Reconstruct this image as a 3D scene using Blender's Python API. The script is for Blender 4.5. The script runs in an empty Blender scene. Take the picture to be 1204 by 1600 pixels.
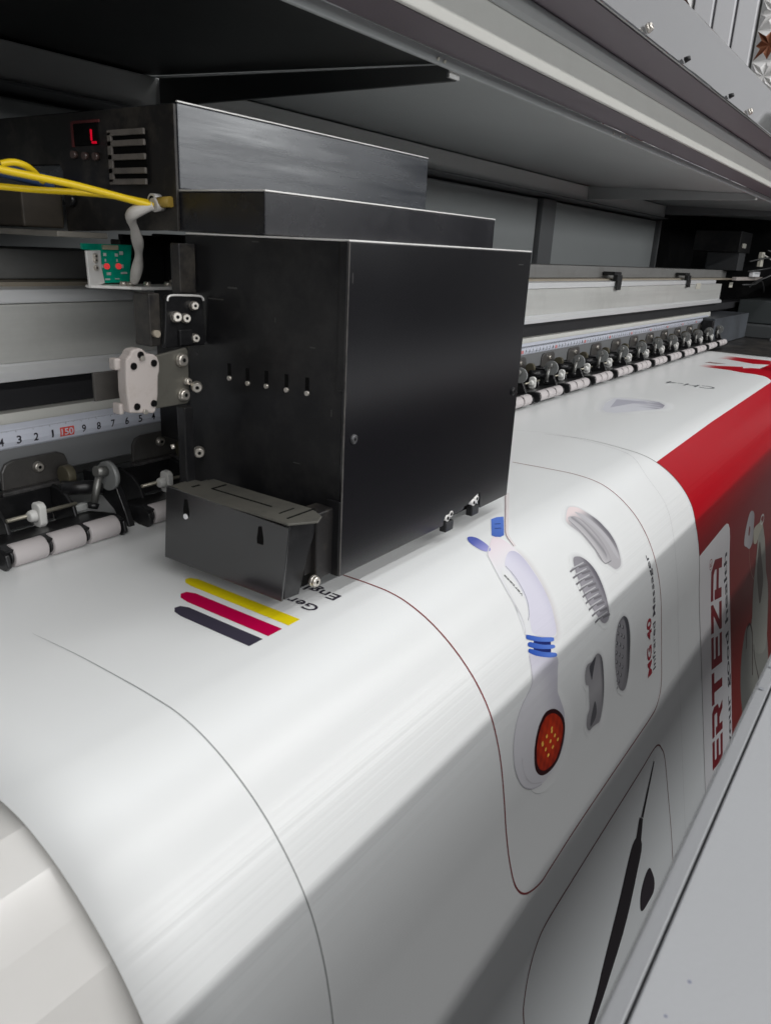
import bpy, bmesh, math, random
from mathutils import Vector, Matrix
random.seed(7)
scene = bpy.context.scene
COL = scene.collection

# ------------------------------------------------------------------ camera
cam_d = bpy.data.cameras.new('camera')
cam = bpy.data.objects.new('camera', cam_d); COL.objects.link(cam)
FW = Vector((0.7808272862, 0.5330647963, -0.3258077225))
RT = Vector((0.5766387579, -0.8156167390, 0.0475087133))
UP = Vector((0.2404090096, 0.2249694601, 0.9442416270))
m = Matrix((RT, UP, -FW)).transposed().to_4x4()
cam.matrix_world = m
cam_d.sensor_fit = 'HORIZONTAL'; cam_d.sensor_width = 36.0
cam_d.lens = 36.0 * 1192.68 / 1204.0
cam_d.clip_start = 0.01; cam_d.clip_end = 50
cam_d.dof.use_dof = True; cam_d.dof.focus_distance = 0.66; cam_d.dof.aperture_fstop = 48
scene.camera = cam

# ------------------------------------------------------------------ light
scene.view_settings.view_transform = 'Standard'
scene.view_settings.look = 'None'
scene.view_settings.exposure = -0.2
scene.view_settings.gamma = 1.0
world = bpy.data.worlds.new('World'); scene.world = world
world.use_nodes = True
nt = world.node_tree
bg = nt.nodes['Background']
tc = nt.nodes.new('ShaderNodeTexCoord'); sx = nt.nodes.new('ShaderNodeSeparateXYZ')
rp = nt.nodes.new('ShaderNodeValToRGB')
nt.links.new(tc.outputs['Generated'], sx.inputs[0])
mp = nt.nodes.new('ShaderNodeMapRange'); mp.inputs[1].default_value = -1; mp.inputs[2].default_value = 1
nt.links.new(sx.outputs['Z'], mp.inputs[0]); nt.links.new(mp.outputs[0], rp.inputs[0])
e = rp.color_ramp.elements
e[0].position = 0.0; e[0].color = (.02, .02, .022, 1)
e[1].position = 1.0; e[1].color = (.85, .87, .90, 1)
for p, c in ((.50, .03), (.54, .06), (.60, .55)):
    q = e.new(p); q.color = (c, c, c * 1.04, 1)
nt.links.new(rp.outputs[0], bg.inputs['Color'])
bg.inputs['Strength'].default_value = 0.24

def area(name, loc, target, sx_, sy_, power, col):
    l = bpy.data.lights.new(name, 'AREA'); l.shape = 'RECTANGLE'
    l.size = sx_; l.size_y = sy_; l.energy = power; l.color = col
    o = bpy.data.objects.new(name, l); COL.objects.link(o)
    o.location = loc
    d = (Vector(target) - Vector(loc)).normalized()
    # local -Z = d, local X along world X
    x = Vector((1, 0, 0)); z = -d; y = z.cross(x).normalized(); x = y.cross(z)
    o.matrix_world = Matrix.Translation(loc) @ Matrix((x, y, z)).transposed().to_4x4()
    return o
area('ceiling_light_front', (0.0, -1.62, 1.12), (0.0, .1, -.2), 6.0, .055, 48, (1, .985, .97))
area('ceiling_light_middle', (0.5, -0.78, 1.65), (0.5, .1, -.2), 5.0, .06, 26, (1, .99, .98))
area('low_front_fill', (.2, -2.75, .56), (.2, .3, -.05), 8.0, .42, 58, (.97, .99, 1))  # added low frontal fill, lifts the beam, back panels and rib ends
area('ceiling_light_above', (0.7, 0.02, 1.95), (0.7, .1, -.2), 4.4, .34, 15, (.97, .99, 1))
area('wall_fill', (2.1, -.9, 2.2), (3.0, .6, .6), .9, .5, 9, (1, 1, 1))  # added fill, only there to brighten the far wall panels

# ------------------------------------------------------------------ helpers
MATS = {}
def mat(name, col, rough=.5, metal=0.0, spec=.5, noise=0.0, nscale=(40, 40, 40), rnoise=0.0, bump=0.0, bscale=None,
        dust=None, dust_amt=0.0, dscale=30, coat=0.0, emis=None, bdet=3):
    if name in MATS: return MATS[name]
    mt = bpy.data.materials.new(name); mt.use_nodes = True
    n = mt.node_tree.nodes; L = mt.node_tree.links
    b = n['Principled BSDF']
    b.inputs['Base Color'].default_value = (*col, 1)
    b.inputs['Roughness'].default_value = rough
    b.inputs['Metallic'].default_value = metal
    b.inputs['Specular IOR Level'].default_value = spec
    b.inputs['Coat Weight'].default_value = coat
    if emis:
        b.inputs['Emission Color'].default_value = (*emis[0], 1); b.inputs['Emission Strength'].default_value = emis[1]
    if noise or rnoise or bump or dust:
        t = n.new('ShaderNodeTexCoord'); mpn = n.new('ShaderNodeMapping'); L.new(t.outputs['Object'], mpn.inputs[0])
        mpn.inputs['Scale'].default_value = nscale
        nz = n.new('ShaderNodeTexNoise'); nz.inputs['Scale'].default_value = 1; nz.inputs['Detail'].default_value = 6
        nz.inputs['Roughness'].default_value = .65
        L.new(mpn.outputs[0], nz.inputs['Vector'])
        colout = None
        if noise:
            mx = n.new('ShaderNodeMix'); mx.data_type = 'RGBA'
            mx.inputs[6].default_value = (*[c * (1 - noise) for c in col], 1)
            mx.inputs[7].default_value = (*[min(1, c * (1 + noise)) for c in col], 1)
            L.new(nz.outputs['Fac'], mx.inputs[0]); colout = mx.outputs[2]
        if dust:
            n2 = n.new('ShaderNodeTexNoise'); n2.inputs['Scale'].default_value = dscale; n2.inputs['Detail'].default_value = 10
            n2.inputs['Roughness'].default_value = .75
            L.new(t.outputs['Object'], n2.inputs['Vector'])
            r2 = n.new('ShaderNodeMapRange'); r2.inputs[1].default_value = .48; r2.inputs[2].default_value = .78
            r2.inputs[3].default_value = 0; r2.inputs[4].default_value = dust_amt
            L.new(n2.outputs['Fac'], r2.inputs[0])
            m2 = n.new('ShaderNodeMix'); m2.data_type = 'RGBA'
            L.new(r2.outputs[0], m2.inputs[0])
            if colout: L.new(colout, m2.inputs[6])
            else: m2.inputs[6].default_value = (*col, 1)
            m2.inputs[7].default_value = (*dust, 1)
            colout = m2.outputs[2]
        if colout: L.new(colout, b.inputs['Base Color'])
        if rnoise:
            r = n.new('ShaderNodeMapRange'); r.inputs[1].default_value = .3; r.inputs[2].default_value = .7
            r.inputs[3].default_value = max(.02, rough - rnoise); r.inputs[4].default_value = min(1, rough + rnoise)
            L.new(nz.outputs['Fac'], r.inputs[0]); L.new(r.outputs[0], b.inputs['Roughness'])
        if bump:
            src = nz
            if bscale:
                m3 = n.new('ShaderNodeMapping'); m3.inputs['Scale'].default_value = bscale
                L.new(t.outputs['Object'], m3.inputs[0])
                src = n.new('ShaderNodeTexNoise'); src.inputs['Scale'].default_value = 1; src.inputs['Detail'].default_value = bdet
                L.new(m3.outputs[0], src.inputs['Vector'])
            bp = n.new('ShaderNodeBump'); bp.inputs['Strength'].default_value = 1.0; bp.inputs['Distance'].default_value = bump
            L.new(src.outputs['Fac'], bp.inputs['Height']); L.new(bp.outputs[0], b.inputs['Normal'])
    MATS[name] = mt
    return mt

blk = mat('black_painted_steel', (.009, .009, .010), .34, spec=.32, rnoise=.07, nscale=(9, 9, 9), dust=(.11, .105, .10), dust_amt=.22, dscale=22)
blk_clean = mat('black_satin_steel', (.004, .0038, .0055), .24, spec=.85, rnoise=.02, nscale=(6, 6, 6))
blk_dirty = mat('dusty_black_steel', (.016, .015, .015), .42, spec=.4, rnoise=.1, nscale=(20, 20, 20), dust=(.17, .15, .12), dust_amt=.5, dscale=28)
blk_scr = mat('scuffed_slate_steel', (.030, .034, .042), .26, spec=1.0, rnoise=.12, nscale=(6, 20, 90), noise=.3, dust=(.16, .17, .19), dust_amt=.2, dscale=14)
blk_plastic = mat('black_plastic', (.010, .010, .011), .33, spec=.45, dust=(.09, .09, .09), dust_amt=.25, dscale=80)
edge_metal = mat('bare_metal_and_edge_highlight', (.78, .77, .75), .40, metal=.3, spec=.5, dust=(.4, .39, .36), dust_amt=.5, dscale=60)  # bare metal of small fittings, also painted-on edge highlights of the housings
gray_paint = mat('gray_enamel_paint', (.40, .42, .42), .42, spec=.4, noise=.06, nscale=(10, 10, 10))
gray_dark = mat('dark_gray_enamel', (.17, .175, .18), .5, spec=.4, noise=.1, nscale=(12, 12, 12))
purple_gray = mat('underside_shade_plum', (.17, .145, .165), .5, spec=.35, noise=.12, nscale=(6, 30, 30))  # shade and banner reflection on the undersides, painted as dark plum
cream = mat('cream_gray_enamel', (.64, .64, .60), .5, spec=.3, noise=.06, nscale=(5, 25, 25), dust=(.45, .44, .41), dust_amt=.25, dscale=9)
panel_white = mat('pale_gray_powder_coat', (.31, .317, .33), .42, spec=.4, noise=.03, nscale=(30, 30, 30), bump=.00006, bscale=(900, 900, 900))
chrome = mat('zinc_plated_steel', (.66, .62, .56), .28, metal=.75)
alu = mat('brushed_aluminium', (.66, .665, .64), .40, metal=.35, rnoise=.08, nscale=(3, 200, 200), noise=.12, bump=.00002, bscale=(3, 900, 900), dust=(.2, .19, .17), dust_amt=.3, dscale=6)
alu_bright = mat('polished_guide_rail', (.82, .83, .84), .3, metal=.3)
alu_gray = mat('grimy_aluminium', (.23, .23, .225), .5, metal=.3, noise=.2, nscale=(6, 60, 60), dust=(.12, .11, .10), dust_amt=.6, dscale=14)
tan_ledge = mat('dusty_tan_ledge', (.33, .29, .23), .6, noise=.2, nscale=(8, 60, 60))
belt = mat('black_rubber_belt', (.022, .022, .025), .6, spec=.35, noise=.35, nscale=(14, 60, 60))
rubber = mat('pale_gray_rubber', (.47, .44, .44), .62, spec=.25, noise=.05, nscale=(90, 90, 90))
knob_m = mat('gray_plastic_knob', (.42, .43, .42), .4, spec=.45, noise=.08, nscale=(90, 90, 90))
nylon = mat('ivory_nylon_block', (.43, .39, .37), .5, spec=.35, dust=(.22, .16, .10), dust_amt=.55, dscale=45)
olive = mat('olive_brass_wheel', (.10, .09, .06), .5, metal=.3)
yellow = mat('yellow_cable_jacket', (.86, .60, .012), .38, spec=.5)
bluecab = mat('blue_cable_jacket', (.05, .09, .2), .45)
white_wire = mat('white_wire_jacket', (.55, .53, .50), .5, dust=(.25, .22, .2), dust_amt=.5, dscale=60)
pcb_m = mat('green_circuit_board', (.0, .38, .25), .35, spec=.5, noise=.35, nscale=(260, 260, 260))
solder = mat('solder_and_silkscreen', (.6, .62, .6), .4)
led_red = mat('red_indicator', (.8, .04, .05), .4, emis=((1, .08, .08), .35))
led_seg = mat('red_display_segment', (.7, .0, .02), .4, emis=((1, .0, .03), .35))
tape_m = mat('silver_tape_measure', (.66, .69, .78), .3, spec=.55, noise=.08, nscale=(60, 60, 60))
ink_black = mat('tape_black_ink', (.02, .02, .03), .4)
ink_red = mat('tape_red_ink', (.75, .09, .07), .4)
black_hole = mat('black_recess', (.004, .004, .004), .8, spec=.1)
label_paper = mat('paper_label', (.55, .53, .46), .6, noise=.1, nscale=(200, 200, 200))
gloss_gray = mat('glossy_gray_cover', (.085, .087, .09), .03, spec=.8, bump=.010, bscale=(1.6, 4, 4), bdet=0)
platen_m = mat('white_coated_platen', (.62, .61, .59), .16, spec=.8, noise=.06, nscale=(30, 30, 30))
room_white = mat('white_wall_slat', (.78, .78, .80), .5, noise=.02)
room_groove = mat('wall_groove', (.20, .20, .19), .6)
tile_white = mat('white_wall_tile', (.80, .79, .78), .3, spec=.6)
tile_brown = mat('copper_tile_inlay', (.28, .12, .07), .28, metal=.4)
floor_m = mat('room_floor', (.035, .032, .033), .5, noise=.1)

def obj(name, bm, m_, parent=None, bevel=0.0, smooth=False, mats=None, seg=2):
    me = bpy.data.meshes.new(name)
    bmesh.ops.remove_doubles(bm, verts=bm.verts, dist=1e-7) if False else None
    bm.normal_update(); bm.to_mesh(me); bm.free()
    for q in (mats or [m_]): me.materials.append(q)
    if smooth:
        for p in me.polygons: p.use_smooth = True
    o = bpy.data.objects.new(name, me); COL.objects.link(o)
    if parent: o.parent = parent
    if bevel:
        md = o.modifiers.new('bevel', 'BEVEL'); md.width = bevel; md.segments = seg; md.limit_method = 'ANGLE'; md.angle_limit = math.radians(40)
        md.harden_normals = False
    return o
def thing(name, label, cat, loc=(0, 0, 0), group=None):
    o = bpy.data.objects.new(name, None); COL.objects.link(o); o.location = loc
    o['label'] = label; o['category'] = cat
    if group: o['group'] = group
    return o
def box(bm, x0, x1, y0, y1, z0, z1, mi=0):
    vs = [bm.verts.new((x, y, z)) for x in (x0, x1) for y in (y0, y1) for z in (z0, z1)]
    for f in ((0, 1, 3, 2), (4, 6, 7, 5), (0, 4, 5, 1), (2, 3, 7, 6), (0, 2, 6, 4), (1, 5, 7, 3)):
        fc = bm.faces.new([vs[i] for i in f]); fc.material_index = mi
    return vs
def B(): return bmesh.new()
def bx(name, d, m_, parent=None, bevel=.0006, **k):
    bm = B(); box(bm, *d); return obj(name, bm, m_, parent, bevel, **k)
def prism(bm, pts, axis, a0, a1, mi=0):
    """extrude a 2-D outline along an axis. axis 0: pts are (y,z); 1: (x,z); 2: (x,y)"""
    def P(p, a): return {0: (a, p[0], p[1]), 1: (p[0], a, p[1]), 2: (p[0], p[1], a)}[axis]
    A = [bm.verts.new(P(p, a0)) for p in pts]; Z = [bm.verts.new(P(p, a1)) for p in pts]
    n = len(pts)
    fs = [bm.faces.new(A), bm.faces.new(Z[::-1])]
    for i in range(n):
        j = (i + 1) % n
        fs.append(bm.faces.new((A[j], A[i], Z[i], Z[j])))
    for f in fs: f.material_index = mi
    bmesh.ops.recalc_face_normals(bm, faces=bm.faces[:])
def cyl(bm, p0, p1, r, r1=None, n=20, mi=0, caps=True):
    p0 = Vector(p0); p1 = Vector(p1); r1 = r if r1 is None else r1
    d = (p1 - p0).normalized(); a = Vector((0, 0, 1)) if abs(d.z) < .9 else Vector((1, 0, 0))
    u = d.cross(a).normalized(); v = d.cross(u)
    A = []; Z = []
    for i in range(n):
        t = 2 * math.pi * i / n; w = u * math.cos(t) + v * math.sin(t)
        A.append(bm.verts.new(p0 + w * r)); Z.append(bm.verts.new(p1 + w * r1))
    for i in range(n):
        j = (i + 1) % n
        f = bm.faces.new((A[i], A[j], Z[j], Z[i])); f.material_index = mi; f.smooth = True
    if caps:
        for l in (A[::-1], Z):
            f = bm.faces.new(l); f.material_index = mi
def cat3(P, n=8):
    out = []
    for i in range(len(P) - 1):
        a = Vector(P[max(i - 1, 0)]); b = Vector(P[i]); c = Vector(P[i + 1]); d = Vector(P[min(i + 2, len(P) - 1)])
        for k in range(n):
            t = k / n
            out.append(.5 * ((2 * b) + (c - a) * t + (2 * a - 5 * b + 4 * c - d) * t * t + (3 * b - a - 3 * c + d) * t ** 3))
    out.append(Vector(P[-1])); return out
def tube(bm, pts, r, n=12, sm=8):
    P = cat3(pts, sm) if sm else [Vector(p) for p in pts]
    rings = []; u = None
    for i, p in enumerate(P):
        d = (P[min(i + 1, len(P) - 1)] - P[max(i - 1, 0)]).normalized()
        if u is None: u = d.cross(Vector((0, 0, 1))).normalized() if abs(d.z) < .9 else d.cross(Vector((1, 0, 0))).normalized()
        u = (u - d * u.dot(d)).normalized(); v = d.cross(u)
        rr = r(i / (len(P) - 1)) if callable(r) else r
        rings.append([bm.verts.new(p + (u * math.cos(2 * math.pi * k / n) + v * math.sin(2 * math.pi * k / n)) * rr) for k in range(n)])
    for a, b in zip(rings, rings[1:]):
        for k in range(n):
            f = bm.faces.new((a[k], a[(k + 1) % n], b[(k + 1) % n], b[k])); f.smooth = True
    bm.faces.new(rings[0][::-1]); bm.faces.new(rings[-1])
def screw_bm(p, axis, r, h=.002, socket=True):
    """pan head with hex socket; axis = outward unit vector"""
    bm = B(); p = Vector(p); a = Vector(axis).normalized()
    cyl(bm, p, p + a * h * .55, r, n=20)
    cyl(bm, p + a * h * .55, p + a * h, r, r * .72, n=20)
    cyl(bm, p + a * (h * 1.0 + .00001), p + a * (h + .00005), r * .34, r * .32, n=6, mi=1)
    return bm
def screw(p, axis, r, parent, h=.002, m_=None, name='screw'):
    return obj(name, screw_bm(p, axis, r, h), None, parent, mats=[m_ or chrome, black_hole])

ART = {
  'handle_upper': [(0.3795,0.0123),(0.3824,0.0161),(0.3823,0.023),(0.3808,0.0296),(0.3791,0.0375),(0.3771,0.0444),(0.3751,0.0515),(0.3724,0.058),(0.3702,0.064),(0.3673,0.0689),(0.3634,0.0741),(0.3588,0.0789),(0.346,0.0737),(0.3336,0.068),(0.3353,0.0658),(0.3381,0.0609),(0.3405,0.0546),(0.3416,0.0483),(0.3443,0.0411),(0.3489,0.0324),(0.3543,0.0249),(0.3582,0.0207),(0.3673,0.0167)],
  'handle_shade': [(0.3606,0.0314),(0.3737,0.0264),(0.3799,0.0301),(0.3764,0.0448),(0.3724,0.058),(0.3668,0.0693),(0.3589,0.0783),(0.3411,0.0707),(0.3424,0.0651),(0.3485,0.0589),(0.353,0.0525),(0.3562,0.0446),(0.3587,0.0368)],
  'handle_inset': [(0.3542,0.0332),(0.3558,0.0371),(0.3541,0.0452),(0.3516,0.0524),(0.3486,0.0577),(0.3439,0.062),(0.3384,0.0635),(0.34,0.058),(0.3428,0.0488),(0.3473,0.0394)],
  'handle_inset_line': [(0.3597,0.0324),(0.3587,0.0398),(0.3556,0.0486),(0.3519,0.0552),(0.3463,0.0605),(0.3422,0.0628)],
  'ring1': [(0.3333,0.0682),(0.3349,0.0683),(0.3448,0.0737),(0.3555,0.0782),(0.3561,0.0794),(0.3547,0.08),(0.3499,0.0785),(0.3395,0.074),(0.3328,0.0701),(0.3323,0.069)],
  'ring2': [(0.3317,0.0717),(0.3341,0.0722),(0.3433,0.0775),(0.3529,0.0814),(0.3542,0.0828),(0.3528,0.0832),(0.347,0.0815),(0.3365,0.0769),(0.3309,0.0734),(0.3307,0.0722)],
  'ring3': [(0.3292,0.0745),(0.3313,0.0748),(0.3405,0.0804),(0.3514,0.0854),(0.353,0.0872),(0.3511,0.0875),(0.3439,0.085),(0.3337,0.0798),(0.3288,0.0761),(0.3283,0.075)],
  'ringcore': [(0.3383,0.0717),(0.3531,0.078),(0.3466,0.0854),(0.3317,0.078)],
  'head': [(0.3286,0.0763),(0.3388,0.0822),(0.3523,0.088),(0.348,0.0951),(0.3434,0.1032),(0.3448,0.1095),(0.3473,0.1176),(0.347,0.1257),(0.3451,0.133),(0.3399,0.1386),(0.3318,0.1412),(0.324,0.1426),(0.3154,0.1422),(0.3072,0.1395),(0.2995,0.1351),(0.2934,0.1293),(0.2892,0.1215),(0.2881,0.1146),(0.2898,0.1073),(0.2935,0.102),(0.2987,0.0974),(0.3064,0.0937),(0.3147,0.0913),(0.3208,0.0887),(0.324,0.0836)],
  'headline': [(0.3275,0.0774),(0.324,0.0841),(0.3208,0.0887),(0.3147,0.0913),(0.3064,0.0937),(0.2987,0.0974),(0.2935,0.102),(0.2898,0.1073),(0.2881,0.1146),(0.2892,0.1215),(0.2934,0.1293),(0.2995,0.1351),(0.3072,0.1395),(0.3154,0.1422)],
  'headline2': [(0.2962,0.1169),(0.296,0.1222),(0.2989,0.1293),(0.3052,0.1357),(0.3155,0.1411)],
  'lens': [(0.3344,0.1094),(0.3408,0.1136),(0.3454,0.119),(0.3469,0.1244),(0.3461,0.1287),(0.3423,0.1351),(0.3358,0.1399),(0.3267,0.1406),(0.3181,0.1385),(0.3123,0.1347),(0.3088,0.1294),(0.3087,0.1226),(0.3106,0.1171),(0.3144,0.1125),(0.3196,0.1092),(0.3263,0.1075)],
  'lensdots': [(0.3306,0.1185),(0.3241,0.1197),(0.3335,0.124),(0.3185,0.1207),(0.3278,0.1244),(0.3368,0.128),(0.3218,0.1258),(0.3302,0.1289),(0.3242,0.1305),(0.3303,0.12),(0.3188,0.1216)],
  'button': [(0.3661,0.0028),(0.3695,0.0028),(0.3705,0.0063),(0.3689,0.0118),(0.3671,0.0161),(0.3644,0.0193),(0.3606,0.0192),(0.3585,0.0163),(0.3591,0.0113),(0.3615,0.0067)],
  'cap': [(0.405,-0.0023),(0.4106,-0.0016),(0.415,0.0011),(0.3883,0.0152),(0.3843,0.0151),(0.3812,0.0131),(0.3811,0.0106)],
  'caplines': [(0.3986,0.0035),(0.402,0.0059),(0.3919,0.007),(0.3957,0.0094)],
  'streak': [(0.4565,-0.0181),(0.4269,-0.0037),(0.4,0.0091),(0.3886,0.0153),(0.3821,0.0245),(0.381,0.0288),(0.3812,0.037),(0.3849,0.0258),(0.3905,0.0178),(0.4078,0.0076),(0.4354,-0.0063),(0.4572,-0.0173)],
  'bar': [(0.4704,0.022),(0.4783,0.0249),(0.4805,0.0291),(0.4839,0.0402),(0.4843,0.0469),(0.4844,0.0525),(0.4827,0.0586),(0.4801,0.0635),(0.4765,0.0685),(0.4734,0.0716),(0.4689,0.0733),(0.4619,0.0728),(0.4578,0.0694),(0.4543,0.0658),(0.4506,0.0632),(0.4499,0.0595),(0.4513,0.0553),(0.4511,0.0498),(0.4518,0.0419),(0.4507,0.0369),(0.4498,0.033),(0.4508,0.0301),(0.4548,0.0275)],
  'bar_ridge': [(0.4585,0.0277),(0.4652,0.0297),(0.4679,0.0352),(0.4684,0.0436),(0.4679,0.0516),(0.4663,0.0589),(0.4644,0.0644),(0.4621,0.0667),(0.454,0.066),(0.4514,0.0639),(0.4521,0.0591),(0.453,0.0511),(0.4535,0.0425),(0.454,0.0338),(0.4544,0.0299)],
  'bar_groove': [(0.4614,0.0289),(0.4656,0.0315),(0.4658,0.039),(0.4655,0.0482),(0.4634,0.0567),(0.4601,0.063),(0.4561,0.0647),(0.4551,0.0625),(0.4574,0.0559),(0.4588,0.0472),(0.4601,0.0377),(0.4589,0.0301)],
  'comb': [(0.4222,0.0512),(0.428,0.0516),(0.4324,0.0544),(0.4352,0.0592),(0.4364,0.0655),(0.4354,0.0731),(0.4338,0.0801),(0.4314,0.0873),(0.4289,0.0921),(0.4254,0.0944),(0.4203,0.0946),(0.416,0.0924),(0.4139,0.0891),(0.4112,0.0835),(0.4087,0.0775),(0.4087,0.0712),(0.4111,0.0644),(0.4155,0.0569)],
  'comb_in': [(0.4215,0.0532),(0.4274,0.0543),(0.4308,0.0595),(0.4314,0.0661),(0.4306,0.0736),(0.4291,0.0806),(0.4262,0.0869),(0.4231,0.091),(0.419,0.091),(0.4146,0.0883),(0.4113,0.0815),(0.4095,0.0746),(0.4111,0.0666),(0.4156,0.0593)],
  'teeth': [((0.4217,0.0562),(0.409,0.0563)),((0.4202,0.0602),(0.4076,0.0603)),((0.4191,0.0642),(0.4065,0.0643)),((0.4183,0.0683),(0.4057,0.0683)),((0.4178,0.0723),(0.4053,0.0724)),((0.4177,0.0764),(0.4052,0.0765)),((0.418,0.0806),(0.4055,0.0807)),((0.4186,0.0848),(0.4061,0.0849)),((0.4197,0.0892),(0.4071,0.0893))],
  'oval': [(0.4495,0.1007),(0.4545,0.1045),(0.4556,0.1105),(0.455,0.118),(0.4531,0.1271),(0.4511,0.1375),(0.4471,0.1447),(0.4426,0.1476),(0.4374,0.1467),(0.4317,0.1421),(0.4276,0.1337),(0.4259,0.1254),(0.4268,0.1163),(0.4302,0.1092),(0.4362,0.1031),(0.4425,0.1008)],
  'oval_in': [(0.4472,0.102),(0.4495,0.1071),(0.4487,0.1144),(0.4463,0.1243),(0.4437,0.1342),(0.4399,0.1414),(0.4355,0.1439),(0.4315,0.1398),(0.4282,0.1318),(0.4282,0.1211),(0.4315,0.1119),(0.4386,0.1041)],
  'ovaldots': [(0.4403,0.1037),(0.4444,0.1063),(0.4357,0.1072),(0.4404,0.1101),(0.444,0.1128),(0.4315,0.1119),(0.4365,0.1149),(0.4411,0.1184),(0.4294,0.1174),(0.4341,0.1206),(0.439,0.124),(0.429,0.1235),(0.4338,0.1272),(0.4383,0.1308),(0.43,0.131),(0.4352,0.1349),(0.4319,0.1378)],
  'lobes': [(0.4003,0.1059),(0.4041,0.1082),(0.4059,0.1117),(0.4061,0.12),(0.4052,0.132),(0.4027,0.1413),(0.3976,0.1477),(0.3924,0.1472),(0.3866,0.146),(0.381,0.1456),(0.3776,0.1422),(0.3771,0.1384),(0.3787,0.1347),(0.3818,0.1322),(0.382,0.1253),(0.3822,0.1184),(0.3788,0.1159),(0.3785,0.1118),(0.3808,0.108),(0.3845,0.1062),(0.3909,0.107),(0.3957,0.106)],
  'lobe_dark1': [(0.3974,0.1067),(0.3934,0.1105),(0.3902,0.114),(0.3877,0.1169),(0.3864,0.1124),(0.3865,0.1085),(0.3908,0.1074)],
  'lobe_dark2': [(0.3907,0.1316),(0.393,0.1377),(0.3915,0.1421),(0.3868,0.1438),(0.3825,0.1437),(0.384,0.1394),(0.3872,0.1348)],
  'dev_base': [(0.842,0.2486),(0.8324,0.2511),(0.8103,0.2457),(0.7942,0.254),(0.7821,0.2684),(0.7761,0.2852),(0.7756,0.3094),(0.7886,0.3506),(0.8147,0.3849),(0.8724,0.4042),(0.9205,0.3488),(0.9214,0.3045),(0.909,0.2887)],
  'dev_neck': [(0.8982,0.1534),(0.9112,0.1701),(0.9175,0.1873),(0.9192,0.2173),(0.9285,0.2363),(0.9275,0.263),(0.9072,0.3098),(0.8388,0.2819),(0.8407,0.2371),(0.8503,0.2105),(0.867,0.1859),(0.8784,0.1662),(0.8857,0.1532)],
  'dev_gap': [(0.8878,0.1748),(0.8936,0.1928),(0.9018,0.217),(0.898,0.2314),(0.8804,0.2452),(0.8709,0.2224),(0.8694,0.2016),(0.8769,0.1838)],
  'dev_paddle': [(0.8425,0.1286),(0.8547,0.1345),(0.8561,0.1436),(0.8499,0.1613),(0.8429,0.1661),(0.8315,0.1671),(0.8193,0.1617),(0.8063,0.1556),(0.8094,0.1453),(0.819,0.1358),(0.8291,0.129)],
  'dev_hole': [(0.831,0.1427),(0.8357,0.1459),(0.8315,0.1523),(0.8261,0.1499)],
  'dev_cup': [(0.8567,0.1514),(0.8832,0.1525),(0.8983,0.1544),(0.9036,0.1609),(0.8834,0.1656),(0.8685,0.1714),(0.8544,0.1674),(0.8522,0.159)],
  'dev_cord': [(0.8315,0.1671),(0.8315,0.1781),(0.8359,0.1911),(0.8441,0.2016),(0.853,0.2074)],
  'dev_dark': [(0.8058,0.2685),(0.8098,0.2504),(0.8236,0.2477),(0.8321,0.254),(0.8379,0.2673),(0.8356,0.2908),(0.8337,0.3106)],
  'dev_dark2': [(0.8439,0.2788),(0.8471,0.2956),(0.8598,0.3178),(0.8686,0.3313)],
  'needle': [(0.4925,0.2263),(0.4941,0.228),(0.4643,0.2546),(0.46,0.2517)],
  'collar': [(0.4568,0.2497),(0.4636,0.2548),(0.4575,0.2676),(0.4483,0.26)],
  'pen': [(0.4483,0.26),(0.4575,0.2676),(0.4574,0.2754),(0.4473,0.2843),(0.4311,0.2977),(0.4132,0.3088),(0.3914,0.3176),(0.3735,0.3241),(0.3571,0.327),(0.3633,0.3113),(0.3747,0.3035),(0.3903,0.2948),(0.4127,0.2801),(0.4277,0.2686),(0.439,0.259)],
  'knob': [(0.4718,0.2996),(0.4769,0.3071),(0.4806,0.3164),(0.4776,0.3232),(0.4651,0.3229),(0.4532,0.321),(0.4486,0.3161),(0.45,0.3074),(0.4563,0.3013),(0.4646,0.2985)],
  'redswoosh_a': [(1.4505,-0.1084),(1.5165,-0.1055),(1.5093,-0.0835),(1.512,-0.0291),(1.4493,-0.0185),(1.4318,-0.0434),(1.4589,-0.0912)],
  'redswoosh_b': [(1.3698,-0.1083),(1.3869,-0.1035),(1.3876,-0.0758),(1.3726,-0.0897)],
  'redswoosh_c': [(1.3123,-0.1062),(1.3437,-0.102),(1.3436,-0.0831),(1.3717,-0.0479),(1.3521,-0.044),(1.3679,-0.0364),(1.3731,-0.0226),(1.3565,-0.0029),(1.2546,0.0146),(1.2789,0.002),(1.293,-0.0159),(1.2932,-0.0316),(1.3071,-0.0584),(1.3073,-0.0915)],
}

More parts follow.
